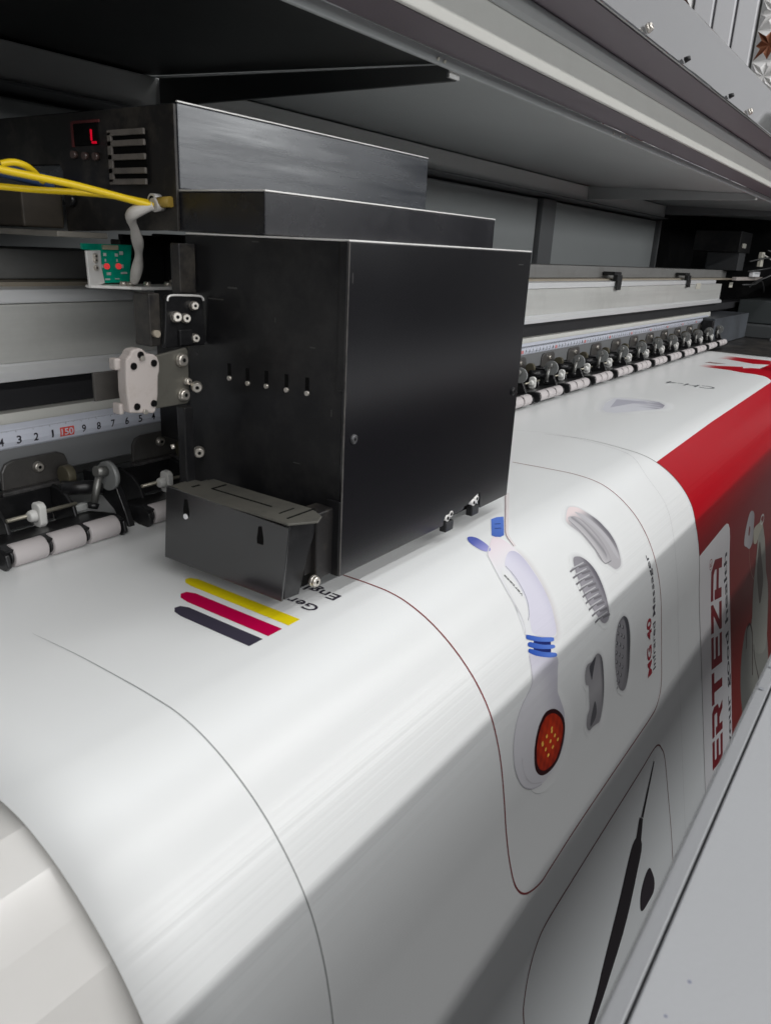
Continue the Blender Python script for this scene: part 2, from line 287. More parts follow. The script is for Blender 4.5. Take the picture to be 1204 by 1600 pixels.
# ------------------------------------------------------------------ room behind the machine
def struct(name, bm, m_, **k):
    o = obj(name, bm, m_, **k); o['kind'] = 'structure'; return o
bm = B(); box(bm, -2.5, 5, -3.5, 3.2, -1.16, -1.10); struct('floor', bm, floor_m)
bm = B(); box(bm, 3.03, 3.08, -1.0, 2.4, -1.1, 1.7); struct('wall', bm, room_groove)
def slat_panel(y0, y1, label, gap=.0035):
    t = thing('wall_panel', label, 'wall panel', (3.0, (y0 + y1) / 2, -.4))
    w = (y1 - y0) / 3
    for i in range(3):
        b_ = B(); box(b_, 0, .028, y0 + i * w + gap - (y0 + y1) / 2, y0 + (i + 1) * w - gap - (y0 + y1) / 2, -.7, 2.0)
        obj('slat', b_, room_white, t, bevel=.004)
    return t
def tile_panel(y0, y1, label, z0, z1):
    t = thing('tile_panel', label, 'wall panel', (3.0, (y0 + y1) / 2, -.4))
    bx('backing', (.004, .028, -(y1 - y0) / 2, (y1 - y0) / 2, z0 + .4, z1 + .4), tile_white, t, bevel=.002)
    n = 3; w = (y1 - y0) / n; k = int((z1 - z0) / w)
    bw = B(); bc = B()
    for i in range(n):
        for j in range(k):
            cy = -(y1 - y0) / 2 + (i + .5) * w; cz = z0 + .4 + (j + .5) * w
            star = (i + j) % 2 == 0
            R = w * .49
            tip = (-.014, cy, cz)
            # eight facets: four broad white petals and, on every other tile, a copper star
            pts = []
            for q in range(8):
                a = math.pi / 4 * q; rr = R * (1.0 if q % 2 else .93) * (1.38 if q % 2 else 1)
                pts.append((.003, cy + rr * math.cos(a), cz + rr * math.sin(a)))
            tgt = bc if star else bw
            for q in range(8):
                a = pts[q]; b_ = pts[(q + 1) % 8]
                mid = (-.012, (a[1] + b_[1]) / 2 * .55 + cy * .45, (a[2] + b_[2]) / 2 * .55 + cz * .45)
                vs = [bw.verts.new(p) for p in (a, b_, mid)]; bw.faces.new(vs)
                for e0 in (a, b_):
                    vs = [tgt.verts.new(p) for p in (e0, mid, (.002, cy, cz))]; tgt.faces.new(vs)
    obj('petal', bw, tile_white, t); obj('copper_star', bc, tile_brown, t)
    return t
slat_panel(-.30, .41, 'wide white wall panel of three upright slats right of the copper-starred tiles, seen only in the glossy hood cover', .022)
slat_panel(.695, .905, 'white wall panel of three broad upright slats, seen beyond the machine hood')
tile_panel(.42, .688, 'faceted white tile panel with copper stars at the top right corner, right of the slats', .1, 1.3)
tile_panel(.912, 1.18, 'sliver of faceted white tile panel on the left of the upright slats', .1, 1.3)

# ------------------------------------------------------------------ printer body
printer = thing('wide_format_printer', 'large roll printer with gray hood, aluminium rail, steel tape measure and row of pinch rollers', 'printer', (0, 0, 0))
XL, XR = -.45, 2.35
def xprof(name, pts, m_, x0=XL, x1=XR, bevel=0, parent=printer, **k):
    bm = B(); prism(bm, pts, 0, x0, x1); return obj(name, bm, m_, parent, bevel, **k)
# back wall with panels
bx('back_wall', (XL, 1.93, .60, .61, -.30, .20), gray_dark, printer)
for a, b in ((-.4, .20), (.23, 1.255), (1.318, 1.905)):
    bx('back_panel', (a, b, .583, .5995, -.20, .0905), gray_paint, printer, bevel=.002)
bx('wall_post', (1.259, 1.314, .575, .5985, -.20, .0915), gray_dark, printer, bevel=.001)
bx('wall_post', (.201, .229, .575, .5985, -.20, .0915), gray_dark, printer, bevel=.001)
xprof('back_beam', [(.57, .0985), (.5985, .0985), (.5985, .127), (.57, .1245)], mat('pale_beam_paint', (.62, .63, .62), .5), bevel=.0012, x1=1.92)
xprof('back_beam_lip', [(.560, .0955), (.5985, .0935), (.5985, .0980), (.560, .0980)], gray_dark, bevel=.0006, x1=1.92)
# dark end bay
bx('end_bay_wall', (1.93, 2.5, .60, .61, -.3, .2), blk, printer)
bx('end_wall', (2.34, 2.36, .02, .60, -.5, .2), blk, printer)
bx('end_beam', (1.915, 1.945, .205, .5695, .1055, .1275), gray_dark, printer, bevel=.002)
bx('end_strip', (1.916, 1.924, .575, .5995, -.1, .0930), gray_dark, printer)
# hood: ceiling plate, lip, stepped front, glossy cover, ribs, bolts
hood_c = xprof('hood_ceiling', [(.292, .1134), (.598, .1275), (.598, .1295), (.292, .1154)], gray_paint, x0=.4722)
xprof('hood_ceiling_shaded', [(.292, .1134), (.598, .1275), (.598, .1295), (.292, .1154)], mat('ceiling_shade_black', (.03, .032, .031), .5, spec=.3, noise=.4, nscale=(9, 9, 9)), x1=.4699)  # same ceiling plate, coloured near black for the shade above the carriage
lip = xprof('hood_lip', [(.2780, .1062), (.2800, .1058), (.2925, .1130), (.2925, .1160), (.2780, .1125)], alu_gray if False else gray_paint, bevel=.0006)
xprof('hood_underside', [(.2470, .1123), (.2775, .1127), (.2775, .1165), (.2470, .1165)], purple_gray)
xprof('hood_band', [(.2440, .1128), (.2465, .1122), (.2465, .1400), (.2440, .1400)], cream, bevel=.0008)
xprof('hood_trim', [(.2395, .1352), (.2435, .1328), (.2435, .1420), (.2360, .1420), (.2360, .1385)], gray_paint, bevel=.0012)
xprof('hood_step', [(.2045, .1421), (.2600, .1425), (.2600, .1460), (.2045, .1460)], purple_gray)
cov = xprof('hood_cover', [(.2000, .1419), (.2040, .1421), (.2350, .2060), (.2480, .2120), (.2480, .2150), (.2325, .2085)], gloss_gray, bevel=.0015, seg=3)
for x, c in ((.5745, 0), (.668, 1), (.8175, 1), (.9036, 0)):
    p = (x, .2015, .1465)
    if c:
        b_ = B(); cyl(b_, p, (x, .1975, .1480), .0022, .0016, n=10); obj('rubber_bumper', b_, blk_plastic, cov)
    else:
        b_ = screw_bm(p, (0, -.9, .42), .0030, .004); obj('bolt', b_, None, cov, mats=[chrome, black_hole])
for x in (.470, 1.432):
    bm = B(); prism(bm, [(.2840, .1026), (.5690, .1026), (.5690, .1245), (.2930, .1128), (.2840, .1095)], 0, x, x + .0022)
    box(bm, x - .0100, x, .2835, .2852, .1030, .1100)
    rb = obj('hood_rib', bm, gray_paint if x > 1 else mat('rib_shade_paint', (.12, .125, .125), .45), printer, bevel=.0008)  # first rib coloured darker for the shade it hangs in
    bx('rib_lit_edge', (x - .0100, x + .0022, .2822, .2833, .1030, .1098), edge_metal, rb, bevel=.0004)  # bright strip painted in for the light on the rib end
# small blemishes on the lip
for x in (.438, .4455, .742, .760, .775):
    b_ = B(); cyl(b_, (x, .2776, .1085), (x, .2770, .1083), .0011, n=8); obj('paint_chip', b_, label_paper, lip)

# rail beam
xb1 = 1.86
xprof('beam_top_cap', [(.43, -.0098), (.50, -.0098), (.50, -.028), (.43, -.026)], alu_gray, x1=2.0, bevel=.0008)
xprof('beam_ledge', [(.4155, -.0268), (.45, -.0262), (.45, -.030), (.4155, -.0300)], tan_ledge, x1=2.0)
xprof('guide_rail', [(.4045, -.0300), (.4145, -.0288), (.4145, -.0372), (.4045, -.0372)], alu_bright, x1=1.80, bevel=.001)
xprof('beam_face', [(.4050, -.0376), (.4500, -.0376), (.4500, -.0695), (.4050, -.0685)], alu, x1=xb1, bevel=.0006)
xprof('beam_bright_edge', [(.4048, -.0686), (.4048, -.0700), (.3995, -.0722), (.3995, -.0775), (.4500, -.0790), (.4500, -.0692)], alu_bright, x1=xb1, bevel=.0007)
xprof('belt_channel', [(.4180, -.0770), (.4500, -.0770), (.4500, -.0990), (.4180, -.0990)], blk, x1=2.2)
xprof('drive_belt', [(.4100, -.0800), (.4115, -.0800), (.4115, -.0945), (.4100, -.0945)], belt, x1=2.1)
xprof('lower_rail', [(.3930, -.0925), (.4180, -.0960), (.4180, -.1290), (.3930, -.1290)], gray_paint if False else cream, x1=1.75, bevel=.0006)
bx('roller_mount_plate', (XL, 1.73, .3885, .3928, -.1275, -.1005), gray_dark, printer, bevel=.0006)
# encoder and rail clips
for x in (1.178, 1.572):
    bm = B(); box(bm, x, x + .030, .410, .4285, -.0215, -.0165); box(bm, x - .008, x + .014, .4025, .4095, -.0360, -.0205)
    box(bm, x - .012, x + .004, .3995, .4024, -.0420, -.0290)
    obj('cable_clip', bm, blk_plastic, printer, bevel=.0006)
for x, z in ((1.64, -.0405), (1.93, -.0405)):
    bx('warning_label', (x, x + .034, .4040, .4046, z - .0055, z + .0055), label_paper, printer, bevel=0)

# tape measure stuck along the beam
tape = thing('t', 'x', 'x'); bpy.data.objects.remove(tape)
TP = [(.3905, -.0978), (.3880, -.1000), (.3866, -.1035), (.3864, -.1065), (.3874, -.1095), (.3890, -.1110)]
pts = TP + [(y + .0009, z) for y, z in TP[::-1]]
tape = xprof('tape_measure', pts, tape_m, x1=1.7172)
for p in tape.data.polygons: p.use_smooth = False
def tapeY(z):
    for a, b in zip(TP, TP[1:]):
        if b[1] <= z <= a[1]:
            t = (z - a[1]) / (b[1] - a[1]); return a[0] + (b[0] - a[0]) * t
    return TP[0][0]
bk = B(); rd = B()
def tick(b_, x, z0, z1, w):
    n = 3
    for i in range(n):
        za = z0 + (z1 - z0) * i / n; zb = z0 + (z1 - z0) * (i + 1) / n
        vs = [b_.verts.new(p) for p in ((x - w / 2, tapeY(za) - .00012, za), (x + w / 2, tapeY(za) - .00012, za), (x + w / 2, tapeY(zb) - .00012, zb), (x - w / 2, tapeY(zb) - .00012, zb))]
        b_.faces.new(vs)
FONT = {}
def text_mesh(txt, size=1.0, bold=0.0):
    c = bpy.data.curves.new('txt', 'FONT'); c.body = txt; c.size = size; c.offset = bold
    c.resolution_u = 4; c.fill_mode = 'FRONT' if False else 'BOTH'
    o = bpy.data.objects.new('txt', c); COL.objects.link(o)
    bpy.context.view_layer.update()
    me = bpy.data.meshes.new_from_object(o.evaluated_get(bpy.context.evaluated_depsgraph_get()))
    v = [(q.co.x, q.co.y) for q in me.vertices]; f = [tuple(p.vertices) for p in me.polygons]
    bpy.data.objects.remove(o); bpy.data.curves.remove(c); bpy.data.meshes.remove(me)
    x0 = min(a for a, _ in v); x1 = max(a for a, _ in v); y0 = min(b for _, b in v); y1 = max(b for _, b in v)
    return v, f, (x0, x1, y0, y1)
def put_text(b_, txt, fn, w, h, bold=0.0):
    """fit text into w x h (cap box); fn maps (u,v) to a 3-D point"""
    v, f, (x0, x1, y0, y1) = text_mesh(txt, 1, bold)
    sx_ = w / (x1 - x0); sy_ = h / (y1 - y0)
    V = [b_.verts.new(fn((a - x0) * sx_, (b - y0) * sy_)) for a, b in v]
    for q in f:
        if len(set(q)) >= 3:
            try: b_.faces.new([V[i] for i in q])
            except ValueError: pass
x150 = .2440
mark = lambda k: x150 + .0098 * k          # k cm to the right of the 150 mark
for mm in range(-60, 1505):
    x = x150 + .00098 * mm
    if x > 1.716: break
    L_ = .0046 if mm % 10 == 0 else (.0032 if mm % 5 == 0 else .0020)
    if .31 < x < .70: continue
    near = x < .32
    tick(bk, x, -.1004, -.1004 - (L_ * (.30 if near else 1.0)), .00022 if near else .0004)
    if not near and mm % 10 == 0: tick(bk, x, -.1104, -.1085, .0004)
def digit(b_, s, x, zc, w, h, bold=.02):
    t_ = B(); put_text(t_, s, lambda u, v: (x - w / 2 + u, 0, zc - h / 2 + v), w, h, bold)
    for k in range(1, 8):
        bmesh.ops.bisect_plane(t_, geom=t_.verts[:] + t_.edges[:] + t_.faces[:], plane_co=(0, 0, zc - h / 2 + h * k / 8), plane_no=(0, 0, 1))
    t_.verts.index_update()
    V = [b_.verts.new((v.co.x, tapeY(v.co.z) - .00016, v.co.z)) for v in t_.verts]
    for f in t_.faces:
        try: b_.faces.new([V[v.index] for v in f.verts])
        except ValueError: pass
    t_.free()
for k, s in zip(range(-5, 7), ['5', '4', '3', '2', '1', None, '9', '8', '7', '6', '5', '4']):
    if s: digit(bk, s, mark(k) + .0008, -.1058, .0026 if s != '1' else .0012, .0044)
for i in range(8):
    za = -.1032 - .0052 * i / 8; zb = -.1032 - .0052 * (i + 1) / 8
    vs = [rd.verts.new(p) for p in [(mark(0) - .0044, tapeY(za) - .00014, za), (mark(0) + .0044, tapeY(za) - .00014, za), (mark(0) + .0044, tapeY(zb) - .00014, zb), (mark(0) - .0044, tapeY(zb) - .00014, zb)]]
    rd.faces.new(vs)
bmesh.ops.remove_doubles(rd, verts=rd.verts[:], dist=1e-6)
b_ = B(); digit(b_, '150', mark(0), -.1058, .0074, .0038); bmesh.ops.translate(b_, verts=b_.verts[:], vec=(0, -.00012, 0))
obj('tape_number', b_, tape_m, tape)
n0 = 9
for k in range(45, 150):
    x = x150 + .0098 * k
    if x > 1.71: break
    if k % 10 == 0:
        b2 = B(); box(b2, x - .0030, x + .0030, .38615, .3864, -.1085, -.1048); obj('tape_red_marking', b2, mat('faded_red_ink', (.62, .22, .22), .4), tape)
    else:
        digit(bk, str((150 - k) % 10), x, -.1065, .0030, .0036, .01)
obj('tape_marking', bk, ink_black, tape); obj('tape_red_marking', rd, ink_red, tape)

# platen below the banner: flat deck, faceted front
PL = [(.47, -.1590), (.1785, -.1593), (.1648, -.1648), (.1530, -.1738), (.1415, -.1837), (.1330, -.1980), (.1265, -.2120), (.1215, -.2310), (.1165, -.2560), (.0990, -.3300), (.0500, -.5800)]
pts = PL + [(.0540, -.5800), (.103, -.33), (.1205, -.2565), (.1255, -.2315), (.1305, -.2130), (.137, -.1995), (.145, -.186), (.157, -.1765), (.168, -.1680), (.181, -.1625), (.47, -.1625)]
xprof('platen', pts, platen_m, x0=-.30, x1=1.5775)
xprof('end_deck', [(.47, -.1570), (.1650, -.1572), (.14, -.18), (.12, -.22), (.06, -.5), (.066, -.5), (.125, -.222), (.147, -.184), (.170, -.162), (.47, -.162)], blk_dirty, x0=1.5780, x1=2.33, bevel=.001)  # far end of the deck, drawn darker than the platen
# capping station and motor gear at the far end
bx('cap_station', (1.665, 1.99, .362, .45, -.1560, -.1010), blk_scr if False else mat('blue_gray_box', (.07, .078, .09), .45, dust=(.02, .02, .02), dust_amt=.8, dscale=9), printer, bevel=.0015)
bx('cap_station_door', (1.655, 1.6645, .3625, .385, -.155, -.1045), blk_plastic, printer, bevel=.002)
bx('wiper_tray', (2.0, 2.25, .30, .42, -.1565, -.128), mat('dark_tray', (.06, .065, .068), .5), printer, bevel=.002)
bx('wiper_tray_rim', (1.93, 2.22, .285, .298, -.1565, -.150), gray_dark, printer, bevel=.001)
bx('upper_tray', (2.05, 2.3, .28, .40, -.1265, -.075), mat('slate_box', (.05, .058, .06), .45), printer, bevel=.002)
bx('motor_block', (1.955, 2.02, .40, .47, -.009, .030), mat('dark_motor', (.03, .032, .035), .5, bump=.0006, bscale=(400, 3, 3)), printer, bevel=.001)
bx('motor_label', (1.965, 2.005, .3990, .3996, .0405, .0500), label_paper, printer, bevel=0)
bx('cover_box', (1.94, 2.06, .40, .50, .0302, .075), blk, printer, bevel=.001)
bx('terminal_strip', (2.055, 2.085, .37, .378, .002, .0345), label_paper, printer, bevel=.001)
bx('cable_bracket', (1.90, 2.20, .385, .395, -.0300, -.0225), nylon, printer, bevel=.001)
bx('cable_plate', (2.02, 2.10, .375, .384, -.0215, -.0100), room_white, printer, bevel=.001)
bx('side_plate', (2.14, 2.33, .20, .33, -.0300, -.0120), nylon, printer, bevel=.001)
bx('side_plate', (2.14, 2.33, .20, .33, -.0118, -.0060), alu_gray, printer, bevel=.001)
for pts, r in (([(2.10, .37, .040), (2.12, .35, .03), (2.12, .345, .01), (2.10, .35, -.015), (2.06, .37, -.030), (2.02, .38, -.045)], .0026),
               ([(2.02, .39, .012), (2.07, .36, .022), (2.12, .345, .018), (2.13, .34, 0), (2.11, .345, -.02)], .0022),
               ([(2.00, .385, -.010), (2.05, .355, -.002), (2.10, .345, .006), (2.13, .34, .02), (2.14, .345, .04)], .0022),
               ([(2.06, .37, .03), (2.09, .35, .018), (2.11, .345, .028), (2.13, .35, .05)], .0018),
               ([(1.99, .39, -.04), (2.03, .372, -.038), (2.07, .365, -.03), (2.09, .36, -.045), (2.10, .36, -.055)], .0026)):
    b_ = B(); tube(b_, pts, r, n=8); obj('cable', b_, blk_plastic if r != .0018 else white_wire, printer)

# ------------------------------------------------------------------ pinch rollers under the beam
def pinch_unit(first=False):
    """origin: the mounting screw"""
    u = bpy.data.objects.new('pinch_roller_unit', None); COL.objects.link(u); u.parent = printer
    # hat shaped mounting tab
    b_ = B()
    prism(b_, [(-.0215, -.0090), (-.0210, .0015), (-.0185, .0055), (-.0140, .0070), (.0120, .0070), (.0165, .0050), (.0180, .0010), (.0185, -.0090)], 1, .0000, .0022)
    obj('mounting_tab', b_, mat('worn_black_tab', (.055, .052, .049), .36, spec=.8, dust=(.16, .15, .14), dust_amt=.5, dscale=40), u, bevel=.0008)
    b_ = B(); box(b_, -.0235, .0195, -.0040, -.0001, -.0108, -.0086); obj('tab_flange', b_, mat('scuffed_flange', (.05, .048, .048), .4, dust=(.25, .24, .24), dust_amt=.6, dscale=60), u, bevel=.0005)
    screw((-.0005, -.0001, .0010), (0, -1, 0), .0031, u, .0024)
    # frame: back plate and two cheeks
    b_ = B()
    box(b_, -.0330, .0040, -.0030, -.0008, -.0300, -.0110)
    for x in (-.0345, .0040):
        prism(b_, [(-.0015, -.0090), (-.0150, -.0120), (-.0225, -.0180), (-.0260, -.0280), (-.0260, -.0335), (-.0060, -.0335), (-.0015, -.0250)], 0, x, x + .0022)
    obj('frame', b_, blk_plastic, u, bevel=.0006)
    b_ = B(); cyl(b_, (-.0340, -.0240, -.0165), (.0055, -.0240, -.0165), .0011, n=12)
    obj('spring_rod', b_, mat('dull_rod', (.35, .33, .27), .4, metal=.6), u)
    # wing knob
    b_ = B(); cyl(b_, (-.0235, -.0260, -.0165), (-.0195, -.0260, -.0165), .0028, .0036, n=16)
    prism(b_, [(-.0280, -.0098), (-.0240, -.0098), (-.0222, -.0115), (-.0222, -.0215), (-.0240, -.0232), (-.0280, -.0232), (-.0300, -.0210), (-.0300, -.0118)], 0, -.0194, -.0152)
    obj('wing_knob', b_, mat('white_wing_knob', (.62, .62, .60), .4), u, bevel=.0008)
    # cross bar of cheek
    b_ = B(); box(b_, .0045, .0150, -.0200, -.0165, -.0235, -.0195); obj('stop_bar', b_, knob_m, u, bevel=.0006)
    b_ = B(); box(b_, -.0320, .0030, -.0235, -.0170, -.0312, -.0298); obj('spring_plate', b_, mat('yellowed_plate', (.20, .18, .12), .5, dust=(.05, .05, .05), dust_amt=.7, dscale=50), u, bevel=.0004)
    # cam disc, olive wheel and lever
    b_ = B(); cyl(b_, (.0085, -.0090, -.0045), (.0135, -.0090, -.0045), .0058, n=22); obj('cam_wheel', b_, olive, u, bevel=.0006)
    b_ = B(); cyl(b_, (.0215, -.0300, -.0030), (.0245, -.0300, -.0030), .0082, n=28); cyl(b_, (.0245, -.0300, -.0030), (.0252, -.0300, -.0030), .0070, .0064, n=28)
    obj('disc', b_, mat('gray_disc', (.19, .197, .195), .35), u)
    b_ = B(); cyl(b_, (.0150, -.0300, .0010), (.0215, -.0300, .0000), .0030, n=14)
    cyl(b_, (.0180, -.0290, -.0010), (.0125, -.0300, -.0165), .0020, n=14); obj('lever_pin', b_, mat('dull_steel_pin', (.22, .22, .21), .35, metal=.7), u)
    b_ = B(); cyl(b_, (.0123, -.0300, -.0166), (.0113, -.0302, -.0195), .0032, .0026, n=14); cyl(b_, (.0050, -.012, -.0100), (.0230, -.0240, -.0110), .0040, n=10); obj('lever_cap', b_, blk_plastic, u)
    # arm to the next cheek
    b_ = B(); prism(b_, [(-.0010, -.0060), (-.0240, -.0050), (-.0310, -.0100), (-.0380, -.0230), (-.0420, -.0330), (-.0360, -.0340), (-.0280, -.0240), (-.0180, -.0180), (-.0010, -.0200)], 0, .0260, .0300)
    obj('side_arm', b_, blk_plastic, u, bevel=.0006)
    # roller carrier and rollers (axis along the beam)
    yc, zc = -.0460, -.0258
    b_ = B()
    prism(b_, [(-.0200, -.0330), (-.0180, -.0250), (-.0300, -.0225), (-.0420, -.0205), (-.0500, -.0215), (-.0490, -.0232), (-.0410, -.0228), (-.0300, -.0250), (-.0210, -.0290)], 0, -.0500, .0170)
    for x in (-.0510, .0150):
        prism(b_, [(-.0300, -.0225), (-.0440, -.0205), (-.0510, -.0230), (-.0525, -.0290), (-.0490, -.0318), (-.0420, -.0318), (-.0300, -.0290)], 0, x, x + .0024)
    obj('roller_carrier', b_, blk_plastic, u, bevel=.0007)
    b_ = B(); cyl(b_, (-.0490, yc, zc), (.0160, yc, zc), .0030, n=16); obj('axle', b_, blk_plastic, u)
    for a, z in ((-.0460, -.0285), (-.0255, -.0075), (-.0045, .0135)):
        b_ = B(); cyl(b_, (a, yc, zc), (z, yc, zc), .0058, n=32)
        obj('rubber_roller', b_, rubber, u, bevel=.0007)
        b_ = B(); cyl(b_, (a - .0012, yc, zc), (a - .0001, yc, zc), .0040, n=24); obj('roller_ring', b_, blk_plastic, u)
    return u
proto = pinch_unit(); proto.location = (.2247, .3865, -.1235)
def copy_tree(o, parent):
    c = o.copy(); COL.objects.link(c); c.parent = parent
    for ch in list(o.children): copy_tree(ch, c)
    return c
xs_ = [.1415, .3079] + [.8288 + .0833 * k for k in range(-1, 11)]
for i, x in enumerate(xs_):
    c = proto.copy(); COL.objects.link(c); c.parent = printer
    c.location = (x, .3865, -.1235 + (.0045 if x > .6 else 0) * min(1, x))
    for ch in proto.children:
        d = ch.copy(); COL.objects.link(d); d.parent = c
# dark web behind the rollers
bx('roller_backing', (.60, 1.73, .402, .408, -.1575, -.1295), blk, printer)
bx('roller_backing', (.31, .599, .402, .408, -.1575, -.1295), blk, printer)

# ------------------------------------------------------------------ foreground cover panel
fc = thing('front_cover', 'pale gray sheet metal cover crossing the lower right corner in front of the banner', 'cover panel', (0, 0, 0))
bm = B(); prism(bm, [(.0203, -.1210), (.0195, -.1200), (.0166, -.1197), (.0163, -.1197), (.0163, -.1210), (.0180, -.1330), (.0195, -.1330)], 0, -.45, 2.3)
obj('edge_strip', bm, panel_white, fc, bevel=.0005)
bm = B(); box(bm, -.45, 2.3, .0150, .0185, -.1235, -.1215); obj('seam_backing', bm, mat('dark_seam', (.05, .05, .055), .7), fc)
bm = B(); prism(bm, [(.0157, -.1197), (.0157, -.1225), (-.44, -.2030), (-.44, -.1990)], 0, -.45, 2.3)
obj('top_sheet', bm, panel_white, fc, bevel=.0004)
b_ = B(); cyl(b_, (.2317, .0182, -.1198), (.2317, .0182, -.11955), .00075, n=16); cyl(b_, (.2478, .0186, -.1198), (.2478, .0186, -.11955), .0005, n=12)
obj('screw_hole', b_, mat('hole_gray', (.22, .23, .25), .5), fc)

for x, y, r in ((.1172, .0095, .00035), (.1077, .0110, .0003), (.19, .004, .0003)):
    z = -.1197 - (.0157 - y) * (.0793 / .4557)
    b_ = B(); cyl(b_, (x, y, z - .0001), (x, y, z + .00006), r, n=12); obj('ink_speck', b_, mat('ink_speck_paint', (.16, .17, .24), .5), fc)

# ------------------------------------------------------------------ banner (sheet profile in Y-Z, measured along its length)
KP = [(.215, -.155), (.195, -.155), (.185, -.1555), (.1745, -.1578), (.161, -.1640), (.1475, -.1737), (.1360, -.1853), (.1275, -.1975),
      (.1214, -.210), (.1169, -.2235), (.1137, -.238), (.1107, -.256), (.1066, -.278), (.1020, -.300), (.078, -.415), (.05, -.549)]
def catmull(P, n=10):
    out = []
    for i in range(len(P) - 1):
        p1 = P[i]; p2 = P[i + 1]; p0 = P[max(i - 1, 0)]; p3 = P[min(i + 2, len(P) - 1)]
        d = lambda a, b: max(1e-9, math.dist(a, b)) ** .5
        q0 = p0 if p0 != p1 else tuple(2 * a - b for a, b in zip(p1, p2)); q3 = p3 if p3 != p2 else tuple(2 * a - b for a, b in zip(p2, p1))
        t0 = 0; t1 = t0 + d(q0, p1); t2 = t1 + d(p1, p2); t3 = t2 + d(p2, q3)
        for k in range(n):
            t = t1 + (t2 - t1) * k / n
            L = lambda a, b, ta, tb: tuple(((tb - t) * u + (t - ta) * v) / (tb - ta) for u, v in zip(a, b))
            A1 = L(q0, p1, t0, t1); A2 = L(p1, p2, t1, t2); A3 = L(p2, q3, t2, t3)
            out.append(L(L(A1, A2, t0, t2), L(A2, A3, t1, t3), t1, t2))
    out.append(P[-1]); return out
PROF = catmull(KP)
SL = [0.0]
for a, b in zip(PROF, PROF[1:]): SL.append(SL[-1] + math.dist(a, b))
s0 = SL[10]; SL = [v - s0 for v in SL]
import bisect as _b
def sheet(X, s, off=0.0):
    """point on the banner at distance s down its length (s<0: on the flat deck)"""
    if s <= SL[0]: return Vector((X, PROF[0][0] + (SL[0] - s), -.155 + off))
    i = min(max(_b.bisect_right(SL, s) - 1, 0), len(SL) - 2)
    t = (s - SL[i]) / (SL[i + 1] - SL[i])
    def nrm(j):
        a = PROF[max(j - 1, 0)]; b = PROF[min(j + 1, len(PROF) - 1)]
        n = Vector((0, (b[1] - a[1]), -(b[0] - a[0]))); n.normalize(); return n
    n = nrm(i).lerp(nrm(i + 1), t).normalized()
    y = PROF[i][0] + (PROF[i + 1][0] - PROF[i][0]) * t; z = PROF[i][1] + (PROF[i + 1][1] - PROF[i][1]) * t
    return Vector((X, y, z)) + n * off

def vinyl(name, use_attr):
    mt = bpy.data.materials.new(name); mt.use_nodes = True
    n = mt.node_tree.nodes; L = mt.node_tree.links; b = n['Principled BSDF']
    b.inputs['Base Color'].default_value = (.77, .785, .785, 1)
    b.inputs['Roughness'].default_value = .30; b.inputs['Specular IOR Level'].default_value = .07 if use_attr else .5
    t = n.new('ShaderNodeTexCoord')
    # faint cross-web ripples where the film is pulled round the front edge
    sep = n.new('ShaderNodeSeparateXYZ'); L.new(t.outputs['Object'], sep.inputs[0])
    mpn = n.new('ShaderNodeMapping'); mpn.inputs['Scale'].default_value = (1.1, 330, 330); L.new(t.outputs['Object'], mpn.inputs[0])
    nz = n.new('ShaderNodeTexNoise'); nz.inputs['Scale'].default_value = 1; nz.inputs['Detail'].default_value = 2; L.new(mpn.outputs[0], nz.inputs['Vector'])
    m2 = n.new('ShaderNodeMapping'); m2.inputs['Scale'].default_value = (5, 16, 16); L.new(t.outputs['Object'], m2.inputs[0])
    nb = n.new('ShaderNodeTexNoise'); nb.inputs['Scale'].default_value = 1; nb.inputs['Detail'].default_value = 1; L.new(m2.outputs[0], nb.inputs['Vector'])
    r1 = n.new('ShaderNodeMapRange'); r1.inputs[1].default_value = -.164; r1.inputs[2].default_value = -.182; L.new(sep.outputs['Z'], r1.inputs[0])
    r2 = n.new('ShaderNodeMapRange'); r2.inputs[1].default_value = -.225; r2.inputs[2].default_value = -.205; L.new(sep.outputs['Z'], r2.inputs[0])
    mu = n.new('ShaderNodeMath'); mu.operation = 'MULTIPLY'; L.new(r1.outputs[0], mu.inputs[0]); L.new(r2.outputs[0], mu.inputs[1])
    m3 = n.new('ShaderNodeMath'); m3.operation = 'MULTIPLY'; m5 = n.new('ShaderNodeMath'); m5.operation = 'MULTIPLY'; m5.inputs[1].default_value = .40; L.new(mu.outputs[0], m5.inputs[0]); L.new(m5.outputs[0], m3.inputs[0]); L.new(nz.outputs['Fac'], m3.inputs[1])
    m4 = n.new('ShaderNodeMath'); m4.operation = 'MULTIPLY_ADD'; L.new(nb.outputs['Fac'], m4.inputs[0]); m4.inputs[1].default_value = .12; L.new(m3.outputs[0], m4.inputs[2])
    bp = n.new('ShaderNodeBump'); bp.inputs['Distance'].default_value = .00055; bp.inputs['Strength'].default_value = 1; L.new(m4.outputs[0], bp.inputs['Height'])
    L.new(bp.outputs[0], b.inputs['Normal'])
    if use_attr:
        at = n.new('ShaderNodeAttribute'); at.attribute_name = 'ink'; L.new(at.outputs['Color'], b.inputs['Base Color'])
    return mt
film = vinyl('glossy_white_film', False); ink = vinyl('printed_ink_on_film', True)

